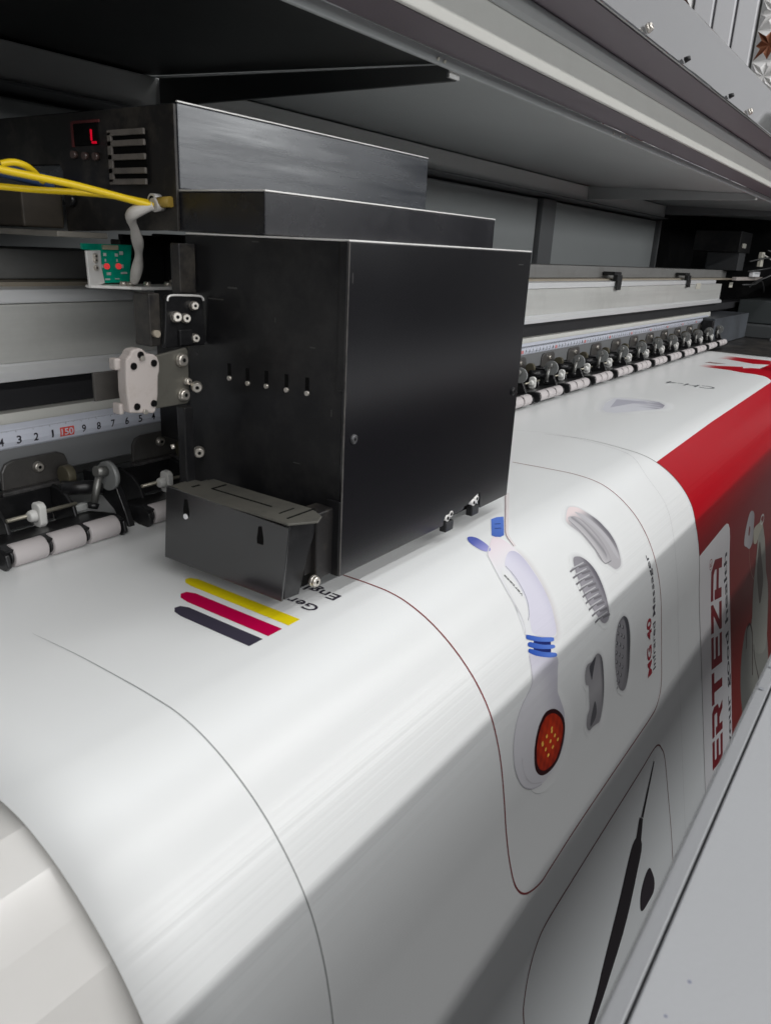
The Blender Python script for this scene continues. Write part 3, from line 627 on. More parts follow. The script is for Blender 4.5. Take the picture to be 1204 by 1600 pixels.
banner = thing('printed_banner', 'glossy white vinyl banner with red field and massager drawings, curving over the rounded front edge', 'banner', (0, 0, 0))
X0, X1 = .0878, 1.5700
bm = B()
nx = 60
ss = [-.26, -.2, -.15, -.1, -.06, -.03] + SL
rows = [[bm.verts.new(sheet(X0 + (X1 - X0) * i / nx, s)) for i in range(nx + 1)] for s in ss]
for a, b in zip(rows, rows[1:]):
    for i in range(nx):
        f = bm.faces.new((a[i], a[i + 1], b[i + 1], b[i])); f.smooth = True
bmesh.ops.recalc_face_normals(bm, faces=bm.faces[:])
if bm.faces[:][5].normal.z < 0: bmesh.ops.reverse_faces(bm, faces=bm.faces[:])
o = obj('film', bm, film, banner)
md = o.modifiers.new('thickness', 'SOLIDIFY'); md.thickness = .00045; md.offset = -1

W = (.77, .785, .785)
def ink_bm(bm, name, off, color, xcuts=0, parent=banner, scut=.004):
    """bm holds 2-D faces: x = X, y = s. Cut them finely, wrap them on the banner, colour them."""
    vs = bm.verts[:]
    s_lo = min(v.co.y for v in vs); s_hi = max(v.co.y for v in vs); x_lo = min(v.co.x for v in vs); x_hi = max(v.co.x for v in vs)
    s = s_lo
    cuts = []
    while s < s_hi:
        s += scut if -.02 < s < .17 else max(scut, .012)
        cuts.append(s)
    for c in cuts:
        if s_lo < c < s_hi:
            bmesh.ops.bisect_plane(bm, geom=bm.verts[:] + bm.edges[:] + bm.faces[:], plane_co=(0, c, 0), plane_no=(0, 1, 0))
    if xcuts:
        x = x_lo + xcuts
        while x < x_hi:
            bmesh.ops.bisect_plane(bm, geom=bm.verts[:] + bm.edges[:] + bm.faces[:], plane_co=(x, 0, 0), plane_no=(1, 0, 0)); x += xcuts
    big = [f for f in bm.faces if len(f.verts) > 4]
    if big: bmesh.ops.triangulate(bm, faces=big)
    bm.verts.ensure_lookup_table()
    cols = []
    for v in bm.verts:
        X, s = v.co.x, v.co.y
        cols.append(color(X, s) if callable(color) else color)
        v.co = sheet(X, s, off)
    bm.normal_update()
    for f in bm.faces:
        f.smooth = True
        c = f.calc_center_median(); s_n = Vector((0, -.6, .8))
        if f.normal.dot(s_n) < 0: f.normal_flip()
    me = bpy.data.meshes.new(name); bm.to_mesh(me); bm.free()
    me.materials.append(ink)
    at = me.color_attributes.new('ink', 'FLOAT_COLOR', 'POINT')
    for i, c in enumerate(cols): at.data[i].color = (*c, 1)
    o = bpy.data.objects.new(name, me); COL.objects.link(o); o.parent = parent
    return o
def smooth2(P, n=4, closed=True):
    out = []; N = len(P)
    R = range(N) if closed else range(N - 1)
    g = (lambda i: P[i % N]) if closed else (lambda i: P[min(max(i, 0), N - 1)])
    for i in R:
        a, b, c, d = g(i - 1), g(i), g(i + 1), g(i + 2)
        for k in range(n):
            t = k / n
            out.append(tuple(.5 * (2 * b[j] + (c[j] - a[j]) * t + (2 * a[j] - 5 * b[j] + 4 * c[j] - d[j]) * t * t + (3 * b[j] - a[j] - 3 * c[j] + d[j]) * t ** 3) for j in (0, 1)))
    if not closed: out.append(P[-1])
    return out
def poly(bm, P):
    vs = [bm.verts.new((x, s, 0)) for x, s in P]
    f = bm.faces.new(vs); bmesh.ops.triangulate(bm, faces=[f])
def ink_poly(name, P, color, off=.0001, sm=4, parent=banner, xcuts=0, scut=.004):
    bm = B(); poly(bm, smooth2(P, sm) if sm else P); return ink_bm(bm, name, off, color, xcuts, parent, scut)
def ribbon(bm, P, w, sm=4, closed=False):
    P = smooth2(P, sm, closed) if sm else P
    n = len(P); L = []; R = []
    for i, p in enumerate(P):
        a = P[max(i - 1, 0)]; b = P[min(i + 1, n - 1)]
        dx, dy = b[0] - a[0], b[1] - a[1]; l = math.hypot(dx, dy) or 1
        ww = w(i / (n - 1)) if callable(w) else w
        nx_, ny_ = -dy / l * ww / 2, dx / l * ww / 2
        L.append(bm.verts.new((p[0] + nx_, p[1] + ny_, 0))); R.append(bm.verts.new((p[0] - nx_, p[1] - ny_, 0)))
    for i in range(n - 1): bm.faces.new((L[i], L[i + 1], R[i + 1], R[i]))
def ink_line(name, P, w, color, off=.0001, sm=4, parent=banner):
    bm = B(); ribbon(bm, P, w, sm); return ink_bm(bm, name, off, color, 0, parent)
def mixc(a, b, t): t = max(0, min(1, t)); return tuple(x + (y - x) * t for x, y in zip(a, b))
def ss_(t): t = max(0, min(1, t)); return t * t * (3 - 2 * t)
def halo(name, P, width, col, off, parent=banner, sm=3, amt=.5):
    """soft printed drop shadow: rings fading to the white of the film"""
    P = smooth2(P, sm); n = len(P)
    cx = sum(p[0] for p in P) / n; cy = sum(p[1] for p in P) / n
    bm = B(); K = 5; rings = []
    area_ = sum(P[i][0] * P[(i + 1) % n][1] - P[(i + 1) % n][0] * P[i][1] for i in range(n))
    sg = 1 if area_ > 0 else -1
    cols = {}
    for k in range(K + 1):
        ring = []
        for i, p in enumerate(P):
            a = P[i - 1]; b = P[(i + 1) % n]; dx, dy = b[0] - a[0], b[1] - a[1]; l = math.hypot(dx, dy) or 1
            ring.append(bm.verts.new((p[0] + sg * dy / l * width * k / K, p[1] - sg * dx / l * width * k / K, 0)))
        rings.append(ring)
    for a, b in zip(rings, rings[1:]):
        for i in range(n): bm.faces.new((a[i], a[(i + 1) % n], b[(i + 1) % n], b[i]))
    me_cols = []
    for v in bm.verts: me_cols.append(None)
    bm.verts.index_update()
    for k, ring in enumerate(rings):
        for v in ring: me_cols[v.index] = mixc(mixc(W, col, amt), W, (k / K) ** .7)
    for v in bm.verts: v.co = sheet(v.co.x, v.co.y, off)
    bm.normal_update()
    for f in bm.faces:
        f.smooth = True
        if f.normal.dot(Vector((0, -.6, .8))) < 0: f.normal_flip()
    me = bpy.data.meshes.new(name); bm.to_mesh(me); bm.free(); me.materials.append(ink)
    at = me.color_attributes.new('ink', 'FLOAT_COLOR', 'POINT')
    for i, c in enumerate(me_cols): at.data[i].color = (*c, 1)
    o = bpy.data.objects.new(name, me); COL.objects.link(o); o.parent = parent; return o
def drift(X, s):
    """the print creeps sideways as the film climbs over the edge"""
    return X * .033 * ss_((.135 - s) / .09) * ss_((X - .30) / .2)
def ink_text(name, txt, Xb, s_left, w, h, color, bold=0.0, off=.00022, parent=banner, use_drift=True):
    """text reading up the sheet: right = -s, up = -X. Xb = baseline, s_left = start"""
    v, f, (x0, x1, y0, y1) = text_mesh(txt, 1, bold)
    sx_ = w / (x1 - x0); sy_ = h / .72 
    bm = B(); V = []
    for a, b in v:
        s = s_left - (a - x0) * sx_; X = Xb - b * sy_
        V.append(bm.verts.new((X + (drift(X, s) if use_drift else 0), s, 0)))
    for q in f:
        if len(set(q)) >= 3:
            try: bm.faces.new([V[i] for i in q])
            except ValueError: pass
    bmesh.ops.dissolve_degenerate(bm, dist=1e-8, edges=bm.edges[:])
    return ink_bm(bm, name, off, color, 0, parent)

RED = (.40, .001, .010); DRED = (.27, .018, .018); BRN = (.20, .022, .018); BLUE = (.05, .11, .50); INKK = (.035, .03, .045)
GR1 = (.20, .19, .21); GR2 = (.42, .41, .43); GR3 = (.60, .59, .61); GR4 = (.10, .095, .11)

# big red field on the right
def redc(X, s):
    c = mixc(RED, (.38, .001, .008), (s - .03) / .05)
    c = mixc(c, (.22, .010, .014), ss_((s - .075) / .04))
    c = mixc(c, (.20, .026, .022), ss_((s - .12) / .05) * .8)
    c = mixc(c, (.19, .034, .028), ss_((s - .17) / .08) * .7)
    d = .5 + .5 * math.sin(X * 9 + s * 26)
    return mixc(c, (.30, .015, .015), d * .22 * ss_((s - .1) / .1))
bm = B()
L_ = [(.6498, .0280), (.6500, .0536), (.6448, .0747), (.6342, .0946), (.6285, .1315), (.6290, .1885), (.6280, .2468), (.6271, .3071), (.6260, SL[-1] - .002)]
L_ = smooth2(L_, 5, False)
poly(bm, L_ + [(X1 - .0005, SL[-1] - .002), (X1 - .0005, .0170), (1.2373, .0176), (.8583, .0228)])
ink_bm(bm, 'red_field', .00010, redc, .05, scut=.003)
bm = B(); poly(bm, ART['redswoosh_a']); ink_bm(bm, 'red_letter_stroke', .0001, lambda X, s: mixc(W, RED, (s + .1084) / .025), 0, scut=.006)
bm = B(); poly(bm, ART['redswoosh_c'][:8] + [(1.50, -.020), (1.50, .0172), (1.3565, .0172), (1.2373, .0176)] + [(1.2546, .0146), (1.2789, .0020), (1.2930, -.0159)] + ART['redswoosh_c'][11:]); ink_bm(bm, 'red_letter_stroke', .0001, lambda X, s: mixc(W, RED, (s + .1062) / .025), 0, scut=.006)
bm = B(); poly(bm, ART['redswoosh_b']); ink_bm(bm, 'brown_letter_stroke', .0001, (.22, .10, .09), 0)
# cut lines and frames
ink_line('fine_cut_line', [(.148, -.0771), (.1494, -.0493), (.1494, -.0176), (.1488, .0008), (.1482, .0188), (.1482, .0355), (.1485, .0531), (.1486, .0695), (.1489, .0835), (.149, .0961), (.1488, .1101), (.1486, .1352), (.148, .20), (.148, .30)], lambda t: .0001 + .00045 * min(1, t * 6), (.30, .31, .31))
ink_line('fine_cut_line', [(.6458, -.1069), (.661, -.0749), (.656, -.0356), (.640, .0036), (.6071, .0342), (.5954, .0613), (.5747, .0886), (.5653, .1112), (.5650, .1636), (.563, .2157), (.5623, .2596), (.562, .33)], .00028, (.45, .45, .46))
ink_line('dark_cut_line', [(.6539, -.0781), (.6618, -.0501), (.6601, -.0252), (.6496, .0072), (.6490, .0280), (.6491, .0536), (.6448, .0747), (.6342, .0946), (.6285, .1315), (.6290, .1885), (.6280, .2468), (.6271, .3071), (.626, .40)], lambda t: .0003 + .0006 * min(1, t * 3), (.09, .07, .07), off=.00016)
FR = [(.8, -.052), (.5399, -.0545), (.5429, -.0126), (.5399, .0091), (.5392, .0226), (.5379, .0376), (.5356, .0555), (.5305, .0755), (.5251, .0983), (.5225, .1212), (.5222, .1460), (.5206, .1702), (.5170, .1810), (.5104, .1872), (.5020, .1908), (.4900, .1918), (.4685, .1920), (.4063, .1918), (.3548, .1920), (.3190, .1932), (.3069, .1935), (.2958, .1908), (.2878, .1867), (.2819, .1800), (.2783, .1703), (.2759, .1511), (.2755, .1232), (.2770, .1016), (.2785, .0852), (.2787, .0676), (.2783, .0427), (.2777, .0224), (.2777, .0071), (.2780, -.0107), (.2780, -.06), (.279, -.075)]
ink_line('red_frame_line', FR[1:], .0010, (.20, .035, .04))
FR2 = [(.2753, .40), (.2753, .30), (.2753, .2525), (.2784, .2400), (.2873, .2285), (.2994, .2211), (.3143, .2190), (.3499, .2187), (.4017, .2187), (.4643, .2187), (.4932, .2182), (.5050, .2205), (.5120, .2272), (.5183, .2385), (.5220, .2699), (.5258, .3136), (.526, .38)]
ink_line('red_frame_line', FR2, .0010, (.15, .035, .035))
# flag stripes
def stripe(name, x0, x1, s_top, col, s_bot=-.0028):
    r = (x1 - x0) * 1.1
    P = [(x0, s_bot), (x0, s_top + r * .95)] + [(x0 + (x1 - x0) * .12 + 0, s_top + r * .35), (x0 + (x1 - x0) * .45, s_top), (x0 + (x1 - x0) * .8, s_top + r * .05), (x1, s_top + r * .5), (x1, s_bot)]
    bm = B(); poly(bm, P); ink_bm(bm, name, .0001, col)
stripe('yellow_stripe', .2203, .2278, -.0722, (.74, .60, .008)); stripe('crimson_stripe', .2078, .2163, -.0614, (.44, .002, .055)); stripe('dark_stripe', .1967, .2046, -.0522, (.045, .04, .06))
ink_text('printed_word', 'English', .2580, -.0035, .0330, .0064, INKK, .012, use_drift=False)
ink_text('printed_word', 'German', .2428, -.0035, .0350, .0064, INKK, .012, use_drift=False)
ink_text('printed_word', 'CH-4', 1.098, -.0270, .0640, .0230, (.09, .10, .11), 0, use_drift=False)
# smudged print near the rollers
SM = [(.8152, -.0822), (.8992, -.0974), (.9163, -.0502), (.8783, -.0353), (.8444, -.0504), (.8086, -.0656)]
halo('unfinished_print', SM, .010, (.55, .55, .60), .00010, amt=.5)
ink_poly('unfinished_print', SM, lambda X, s: mixc((.66, .67, .72), (.27, .26, .32), ss_((s + .060) / .03 + (X - .88) * 9 + .35 * math.sin(X * 420))), .00012, 2, xcuts=.012)
ink_poly('unfinished_print', [(.835, -.0800), (.893, -.0930), (.905, -.064), (.893, -.056), (.882, -.070)], (.45, .45, .52), .00014, 0)

# --- drawing of the massager
mg = bpy.data.objects.new('massager_drawing', None); COL.objects.link(mg); mg.parent = banner
A = ART
halo('printed_shadow', A['handle_shade'], .006, (.30, .20, .22), .00011, mg, amt=.35)
halo('printed_shadow', A['lens'], .009, (.45, .38, .40), .00011, mg, amt=.25)
ink_poly('handle', A['handle_upper'], lambda X, s: mixc((.77, .68, .72), (.745, .755, .775), (s - .015) / .02), .00014, parent=mg, xcuts=.004)
ink_poly('handle_shade', A['handle_shade'], lambda X, s: mixc((.68, .67, .77), (.42, .41, .55), ss_((X - (.352 + .012 * math.sin(min(1, s / .08) * 3))) / .026) * .85), .00018, parent=mg, xcuts=.002)
ink_poly('handle_inset', A['handle_inset'], (.76, .77, .775), .00022, parent=mg)
ink_line('outline', A['handle_inset_line'], .0006, (.42, .42, .48), .00026, parent=mg)
def headc(X, s):
    t = ss_((X - .322) / .024); a = ss_((.0925 - s) / .012)
    return mixc(mixc((.66, .655, .69), (.50, .49, .55), t), (.56, .55, .66), a * .6)
ink_poly('head', A['head'], headc, .00015, parent=mg, xcuts=.003)
ink_line('outline', A['headline'], .0006, (.53, .52, .56), .00019, parent=mg)
ink_line('outline', A['headline2'], .0005, (.56, .55, .58), .00019, parent=mg)
ink_line('outline', A['handle_upper'][12:], .0005, (.60, .60, .62), .00019, parent=mg)
ink_poly('grip_core', A['ringcore'], (.015, .025, .14), .00020, 0, parent=mg)
for k in ('ring1', 'ring2', 'ring3'):
    ink_poly('blue_ring', A[k], lambda X, s: mixc((.03, .09, .42), (.10, .20, .62), (X - .33) / .02), .00024, parent=mg)
ink_poly('lens_rim', A['lens'], (.035, .008, .010), .00020, parent=mg)
cx = sum(p[0] for p in A['lens']) / 16; cs = sum(p[1] for p in A['lens']) / 16
inner = [(cx + (x - cx) * .86, cs + (s - cs) * .86) for x, s in A['lens']]
def lensc(X, s):
    d = math.hypot((X - cx) / .017, (s - cs) / .015); w = math.sin(X * 900) * math.sin(s * 700)
    return mixc((.60, .045, .012), (.16, .01, .008), max(0, min(1, d * .75 - .15 + .25 * w)))
ink_poly('lens', inner, lensc, .00024, parent=mg, xcuts=.0012, scut=.0012)
bm = B()
for x, s in A['lensdots']:
    poly(bm, [(x + .0013 * math.cos(a * math.pi / 4), s + .0010 * math.sin(a * math.pi / 4)) for a in range(8)])
ink_bm(bm, 'lens_dot', .00028, (.95, .55, .10), 0, mg)
ink_poly('button', A['button'], lambda X, s: mixc((.09, .12, .42), (.33, .33, .62), (s - .008) / .010), .00018, parent=mg)
ink_poly('cap', A['cap'], lambda X, s: mixc((.07, .14, .45), (.10, .20, .62), (X - .385) / .02), .00018, 0, parent=mg)
for q in (0, 2): ink_line('cap_line', [A['caplines'][q], A['caplines'][q + 1]], .0009, (.02, .05, .2), .00024, 0, parent=mg)
bm = B(); ribbon(bm, [(.4620, -.0200), (.4300, -.0040), (.4040, .0090), (.3905, .0165), (.3840, .0255)], lambda t: .0028 * (1 - .3 * t))
ink_bm(bm, 'cord', .00016, (.71, .67, .67), 0, mg)
bm = B(); ribbon(bm, [(.4595, -.0200), (.4278, -.0040), (.4018, .0090), (.3890, .0165), (.3828, .0250)], .0007)
ink_bm(bm, 'cord_edge', .0002, (.33, .26, .27), 0, mg)
ink_text('printed_mark', 'verteza', .3525, .0510, .0150, .0021, (.10, .10, .10), .02, .0003, mg, False)
# --- attachments
def att(name): 
    o = bpy.data.objects.new(name, None); COL.objects.link(o); o.parent = banner; return o
a1 = att('bar_attachment_drawing')
halo('printed_shadow', A['bar'], .003, GR1, .00012, a1, amt=.35)
ink_poly('body', A['bar'], lambda X, s: mixc(mixc((.74, .64, .64), GR2, ss_((s - .026) / .008)), (.16, .155, .175), ss_((X - .4745) / .008) * ss_((s - .03) / .01)), .00016, parent=a1, xcuts=.002)
ink_poly('highlight', [(.4705, .0270), (.4755, .0330), (.4778, .0450), (.4782, .0560), (.4760, .0650), (.4730, .0690), (.4715, .0640), (.4730, .0540), (.4725, .0440), (.4700, .0340)], (.47, .465, .49), .0002, parent=a1)
ink_poly('ridge', A['bar_ridge'], lambda X, s: mixc((.50, .49, .51), (.34, .33, .35), (X - .455) / .012), .00022, parent=a1, xcuts=.002)
ink_poly('groove', A['bar_groove'], lambda X, s: mixc((.25, .245, .26), (.45, .44, .46), abs(X - .461) / .004), .00026, parent=a1, xcuts=.001)
ink_line('outline', A['bar_ridge'][7:], .0006, (.2, .2, .21), .00028, parent=a1)
a2 = att('comb_attachment_drawing')
halo('printed_shadow', A['comb'], .0035, GR1, .00012, a2, amt=.35)
ink_poly('body', A['comb'], lambda X, s: mixc((.27, .26, .285), (.11, .105, .125), ss_((X - .428) / .008)), .00016, parent=a2, xcuts=.002)
ink_poly('face', A['comb_in'], lambda X, s: mixc((.33, .32, .35), (.24, .235, .26), (X - .41) / .02), .0002, parent=a2, xcuts=.003)
bm = B()
for p, q in A['teeth']:
    ribbon(bm, [p, q], .0011, 0)
    ribbon(bm, [(p[0] + .010, p[1] + .0030), (p[0] - .001, p[1] + .0012)], .0014, 0)
ink_bm(bm, 'tooth', .00026, (.17, .165, .18), 0, a2)
bm = B()
for p, q in A['teeth']: ribbon(bm, [(p[0] + .0075, p[1] + .0005), (q[0] + .004, q[1] - .0009)], .0007, 0)
ink_bm(bm, 'tooth_highlight', .00028, (.50, .50, .52), 0, a2)
a3 = att('nub_attachment_drawing')
halo('printed_shadow', A['oval'], .003, GR1, .00012, a3, amt=.4)
ink_poly('body', A['oval'], lambda X, s: mixc((.21, .205, .22), (.07, .07, .08), ss_((X - .444) / .008)), .00016, parent=a3, xcuts=.002)
ink_poly('face', A['oval_in'], (.25, .245, .26), .0002, parent=a3)
bm = B(); bm2 = B()
for x, s in A['ovaldots']:
    poly(bm, [(x + .0013 * math.cos(a * math.pi / 5), s + .0013 * math.sin(a * math.pi / 5)) for a in range(10)])
    poly(bm2, [(x - .0009 + .0008 * math.cos(a * math.pi / 4), s - .0007 + .0008 * math.sin(a * math.pi / 4)) for a in range(8)])
ink_bm(bm, 'nub', .00024, (.05, .05, .06), 0, a3); ink_bm(bm2, 'nub_highlight', .00028, (.40, .40, .42), 0, a3)
bm = B()
for k in range(12):
    s = .112 + k * .0026; poly(bm, [(.4275 - .0007 * (k % 2) + .0011 * math.cos(a * math.pi / 4) + .0004 * abs(k - 6), s + .0010 * math.sin(a * math.pi / 4)) for a in range(8)])
ink_bm(bm, 'rim_nub', .00022, (.30, .29, .31), 0, a3)
a4 = att('lobe_attachment_drawing')
halo('printed_shadow', A['lobes'], .0035, GR1, .00012, a4, amt=.4)
ink_poly('body', A['lobes'], lambda X, s: mixc(mixc((.36, .355, .37), (.24, .235, .25), abs(s - .125) / .02), (.06, .06, .07), ss_((X - .4005) / .006)), .00016, parent=a4, xcuts=.0015)
ink_poly('lobe_shade', A['lobe_dark1'], (.07, .07, .08), .0002, parent=a4); ink_poly('lobe_shade', A['lobe_dark2'], (.10, .10, .11), .0002, parent=a4)
# --- captions
def upd(X, s): return X
ink_text('printed_word', 'MG 40', .4982, .1612, .0422, .0092, (.30, .025, .04), .028, use_drift=False)
ink_text('printed_word', 'Infrared Massager', .5072, .1606, .0811, .0062, (.05, .045, .06), .004)
# --- white label with heavy red lettering
lab = att('label_print')
bm = B(); poly(bm, smooth2([(.6292, .1153), (.6292, .1153)], 1)[:0] + [(.6287, .1151), (.7180, .1126), (.7290, .1128), (.7355, .1150), (.7395, .1200), (.7405, .1300), (.7395, .1682), (.7372, .2316), (.7340, .2968), (.732, .3400), (.6268, .3400), (.6275, .2468), (.6285, .1885), (.6282, .1315)])
ink_bm(bm, 'label_ground', .00014, (.70, .69, .70), 0, lab)
LR = (.20, .012, .018)
def glyph(bm, polys, s_a, s_b):
    """polys in a unit box (u right, v up), set between s_a (left, larger) and s_b"""
    for P in polys:
        Q = []
        for u, v in P:
            s = s_a + (s_b - s_a) * u
            k = (s - .13) / .17
            top = .6700 - .0140 * k; base = .7095 - .0150 * k
            s2 = s + .0085 * (1 - v)                                # rows lean with the layout
            Q.append((base + (top - base) * v, s2))
        poly(bm, Q)
GA = [[(0, 0), (.25, 0), (.25, .28), (.75, .28), (.75, 0), (1, 0), (1, .70), (.72, 1), (0, 1), (0, .78), (.62, .78), (.75, .66), (.75, .50), (.25, .50), (.25, .66), (0, .66)]]
GZ = [[(0, 0), (1, 0), (1, .24), (.38, .24), (1, .80), (1, 1), (0, 1), (0, .76), (.60, .76), (0, .22)]]
GE = [[(0, 0), (1, 0), (1, .22), (.28, .22), (.28, .39), (.94, .39), (.94, .61), (.28, .61), (.28, .78), (1, .78), (1, 1), (0, 1)]]
GT = [[(.36, 0), (.64, 0), (.64, .76), (1, .76), (1, 1), (0, 1), (0, .76), (.36, .76)]]
GR_ = [[(0, 0), (.27, 0), (.27, .30), (.50, .30), (.72, 0), (1, 0), (.80, .32), (1, .44), (1, .82), (.84, 1), (0, 1), (0, .78), (.70, .78), (.74, .72), (.74, .56), (.70, .52), (.27, .52), (.27, .66), (0, .66)]]
bm = B()
glyph(bm, GA, .1680, .1310); glyph(bm, GZ, .1975, .1715); glyph(bm, GE, .2300, .2010); glyph(bm, GT, .2640, .2340); glyph(bm, GR_, .2950, .2665); glyph(bm, GE, .3250, .2985)
ink_bm(bm, 'heavy_lettering', .00020, LR, 0, lab)
ink_text('printed_tagline', 'for your good health', .7290, .3800, .2400, .0125, (.04, .035, .045), .016, .0002, lab, False)
bm = B(); N = 24
ring = [[bm.verts.new((.6672 + r * math.cos(2 * math.pi * i / N), .1336 + r * math.sin(2 * math.pi * i / N), 0)) for i in range(N)] for r in (.0050, .0043)]
for i in range(N): bm.faces.new((ring[0][i], ring[0][(i + 1) % N], ring[1][(i + 1) % N], ring[1][i]))
ink_bm(bm, 'registered_ring', .0002, (.30, .05, .05), 0, lab)
ink_text('registered_letter', 'R', .6700, .1358, .0044, .0056, (.30, .05, .05), .01, .0002, lab, False)
# --- grey appliance drawing on the red field
dv = att('appliance_drawing')
ink_poly('base', A['dev_base'], lambda X, s: mixc((.15, .15, .14), (.26, .26, .235), ss_((X - .80) / .05)), .00015, parent=dv, xcuts=.008)
ink_poly('column', A['dev_neck'], lambda X, s: mixc((.30, .30, .27), (.36, .36, .32), (X - .86) / .05), .0002, parent=dv, xcuts=.008)
ink_poly('opening', A['dev_gap'], (.10, .075, .065), .00024, parent=dv)
ink_poly('paddle', A['dev_paddle'], lambda X, s: mixc((.50, .48, .50), (.36, .35, .37), (X - .82) / .03), .0002, parent=dv, xcuts=.006)
ink_poly('paddle_hole', A['dev_hole'], (.20, .04, .035), .00024, parent=dv)
ink_poly('cup', A['dev_cup'], (.44, .43, .35), .00026, parent=dv)
ink_line('hose_ring', [(.9007 + .0100 * math.cos(t * .7), .1530 + .0048 * math.sin(t * .7)) for t in range(-6, 4)], .0022, (.60, .58, .57), .00028, parent=dv)
ink_line('cord', A['dev_cord'], .0016, (.33, .20, .17), .0002, parent=dv)
ink_line('seam', A['dev_dark'], .0028, (.05, .02, .02), .00024, parent=dv); ink_line('seam', A['dev_dark2'], .0020, (.05, .03, .03), .00024, parent=dv)
# --- pen tool drawing
pn = att('pen_drawing')
PK = (.020, .016, .019)
ink_poly('needle', A['needle'], PK, .0002, 0, parent=pn); ink_poly('collar', A['collar'], PK, .0002, 0, parent=pn)
P = A['pen']
ink_poly('barrel', [(.4483, .2600), (.4575, .2676), (.4574, .2754), (.4473, .2843), (.4311, .2977), (.4132, .3088), (.3914, .3176), (.3735, .3241), (.3571, .3290), (.3300, .340), (.3350, .330), (.3633, .3140), (.3747, .3055), (.3903, .2950), (.4127, .2801), (.4277, .2686), (.4390, .2610)], PK, .00022, 2, parent=pn)
ink_poly('dial', A['knob'], (.028, .022, .028), .0002, parent=pn)

# ------------------------------------------------------------------ print carriage
car = thing('print_carriage', 'tall black sheet metal carriage straddling the rail, yellow cables on its left side', 'print carriage', (.34, .245, -.155))
CO = Vector((.34, .245, -.155))
def cobj(name, bm, m_, parent=None, **k):
    bmesh.ops.translate(bm, verts=bm.verts[:], vec=-CO)
    return obj(name, bm, m_, parent or car, **k)
def cbx(name, d, m_, parent=None, bevel=.0006):
    bm = B(); box(bm, *d)
    if parent is None or parent is car: bmesh.ops.translate(bm, verts=bm.verts[:], vec=-CO); return obj(name, bm, m_, car, bevel)
    bmesh.ops.translate(bm, verts=bm.verts[:], vec=-CO); return obj(name, bm, m_, parent, bevel)
Cx0, Cx1, Cy0, Cy1, Cz0, Cz1 = .2553, .4255, .1982, .2950, -.1440, .0019
# front cover: folded sheet: front plate with a cut-out near its lower edge, side plate, top flange
bm = B()
prism(bm, [(Cx0, Cz0), (.3478, Cz0), (.3480, -.1412), (.3500, -.1385), (.3560, -.1385), (.3590, -.1400), (.3690, -.1400), (.3720, -.1372), (.3725, -.1385), (.3880, -.1335), (.3890, -.1338), (.3892, -.1400), (.3905, Cz0), (Cx1, Cz0), (Cx1, Cz1), (Cx0, Cz1)], 1, Cy0, Cy0 + .0016)
front = cobj('front_plate', bm, blk_clean, bevel=.0003)
bm = B(); prism(bm, [(Cy0 + .0017, Cz0 + .002), (Cy1, Cz0 + .012), (Cy1, Cz1), (Cy0 + .0017, Cz1)], 0, Cx0, Cx0 + .0014)
side = cobj('side_plate', bm, blk, bevel=.0003)
cbx('side_flange', (Cx0 - .0012, Cx0 - .0002, Cy0 + .0001, Cy0 + .0075, -.1435, -.1075), blk, bevel=.0003)
cbx('side_flange', (Cx0 - .0010, Cx0 - .0002, Cy0 + .0001, Cy0 + .0040, -.0580, .0018), blk, bevel=.0003)
bm = B(); prism(bm, [(Cy0 + .0017, Cz0 + .002), (Cy1, Cz0 + .012), (Cy1, Cz1), (Cy0 + .0017, Cz1)], 0, Cx1 - .0014, Cx1)
cobj('side_plate', bm, blk, bevel=.0003)
cbx('right_edge_tab', (Cx1 + .0001, Cx1 + .0016, Cy0 + .004, Cy0 + .020, -.1420, -.1110), alu, bevel=.0003)
cbx('right_edge_clip', (Cx1 + .0002, Cx1 + .0030, Cy0 + .002, Cy0 + .004, -.1400, -.1300), blk_plastic)
cbx('cover_top', (Cx0, Cx1, Cy0, Cy1, Cz1 + .0001, Cz1 + .0009), edge_metal, bevel=.0003)  # coloured bright as the highlight along the cover's top edge
# recess behind the cut-out with fittings
cbx('inner_shelf', (.345, .392, Cy0 + .004, Cy0 + .03, -.1435, -.130), black_hole)
for x, z in ((.3520, -.1405), (.3815, -.1385)):
    for q in (0, 1):
        bm = B(); cyl(bm, (x + q * .0036, Cy0 + .0010 - .0012, z + q * .0016), (x + q * .0036, Cy0 + .0060, z + q * .0016), .0019, n=16)
        cyl(bm, (x + q * .0036, Cy0 - .0004, z + q * .0016), (x + q * .0036, Cy0 - .00015, z + q * .0016), .0010, n=12, mi=1)
        cobj('pin_nut', bm, None, mats=[edge_metal, black_hole])
    cbx('pin_bracket', (x - .0025, x + .0060, Cy0 - .0008, Cy0 + .0035, z - .0080, z - .0021), blk_plastic)
# slots in the side with the screw shanks seen in them
for y, z in ((.2675, -.0580), (.2555, -.0588), (.2436, -.0585), (.2313, -.0585), (.2192, -.0583)):
    bm = B(); prism(bm, [(y - .0009, z - .0035), (y + .0009, z - .0035), (y + .0009, z + .0035), (y - .0009, z + .0035)], 0, Cx0 - .0003, Cx0 + .0005)
    sl = cobj('slot', bm, black_hole)
    bm = B(); cyl(bm, (Cx0 - .0010, y - .0003, z - .0034), (Cx0 + .0004, y - .0003, z - .0034), .0011, n=12); cobj('slot_pin', bm, chrome)
def cscrew(p, ax, r, h=.002, m_=None, name='screw'):
    bm = screw_bm(p, ax, r, h); bmesh.ops.translate(bm, verts=bm.verts[:], vec=-CO)
    return obj(name, bm, None, car, mats=[m_ or chrome, black_hole])
cscrew((.2625, Cy0, -.0800), (0, -1, 0), .0022, .0010, mat('dull_screw', (.12, .12, .125), .4, metal=.6))
cscrew((.4190, Cy0, -.0771), (0, -1, 0), .0024, .0012, blk_plastic)
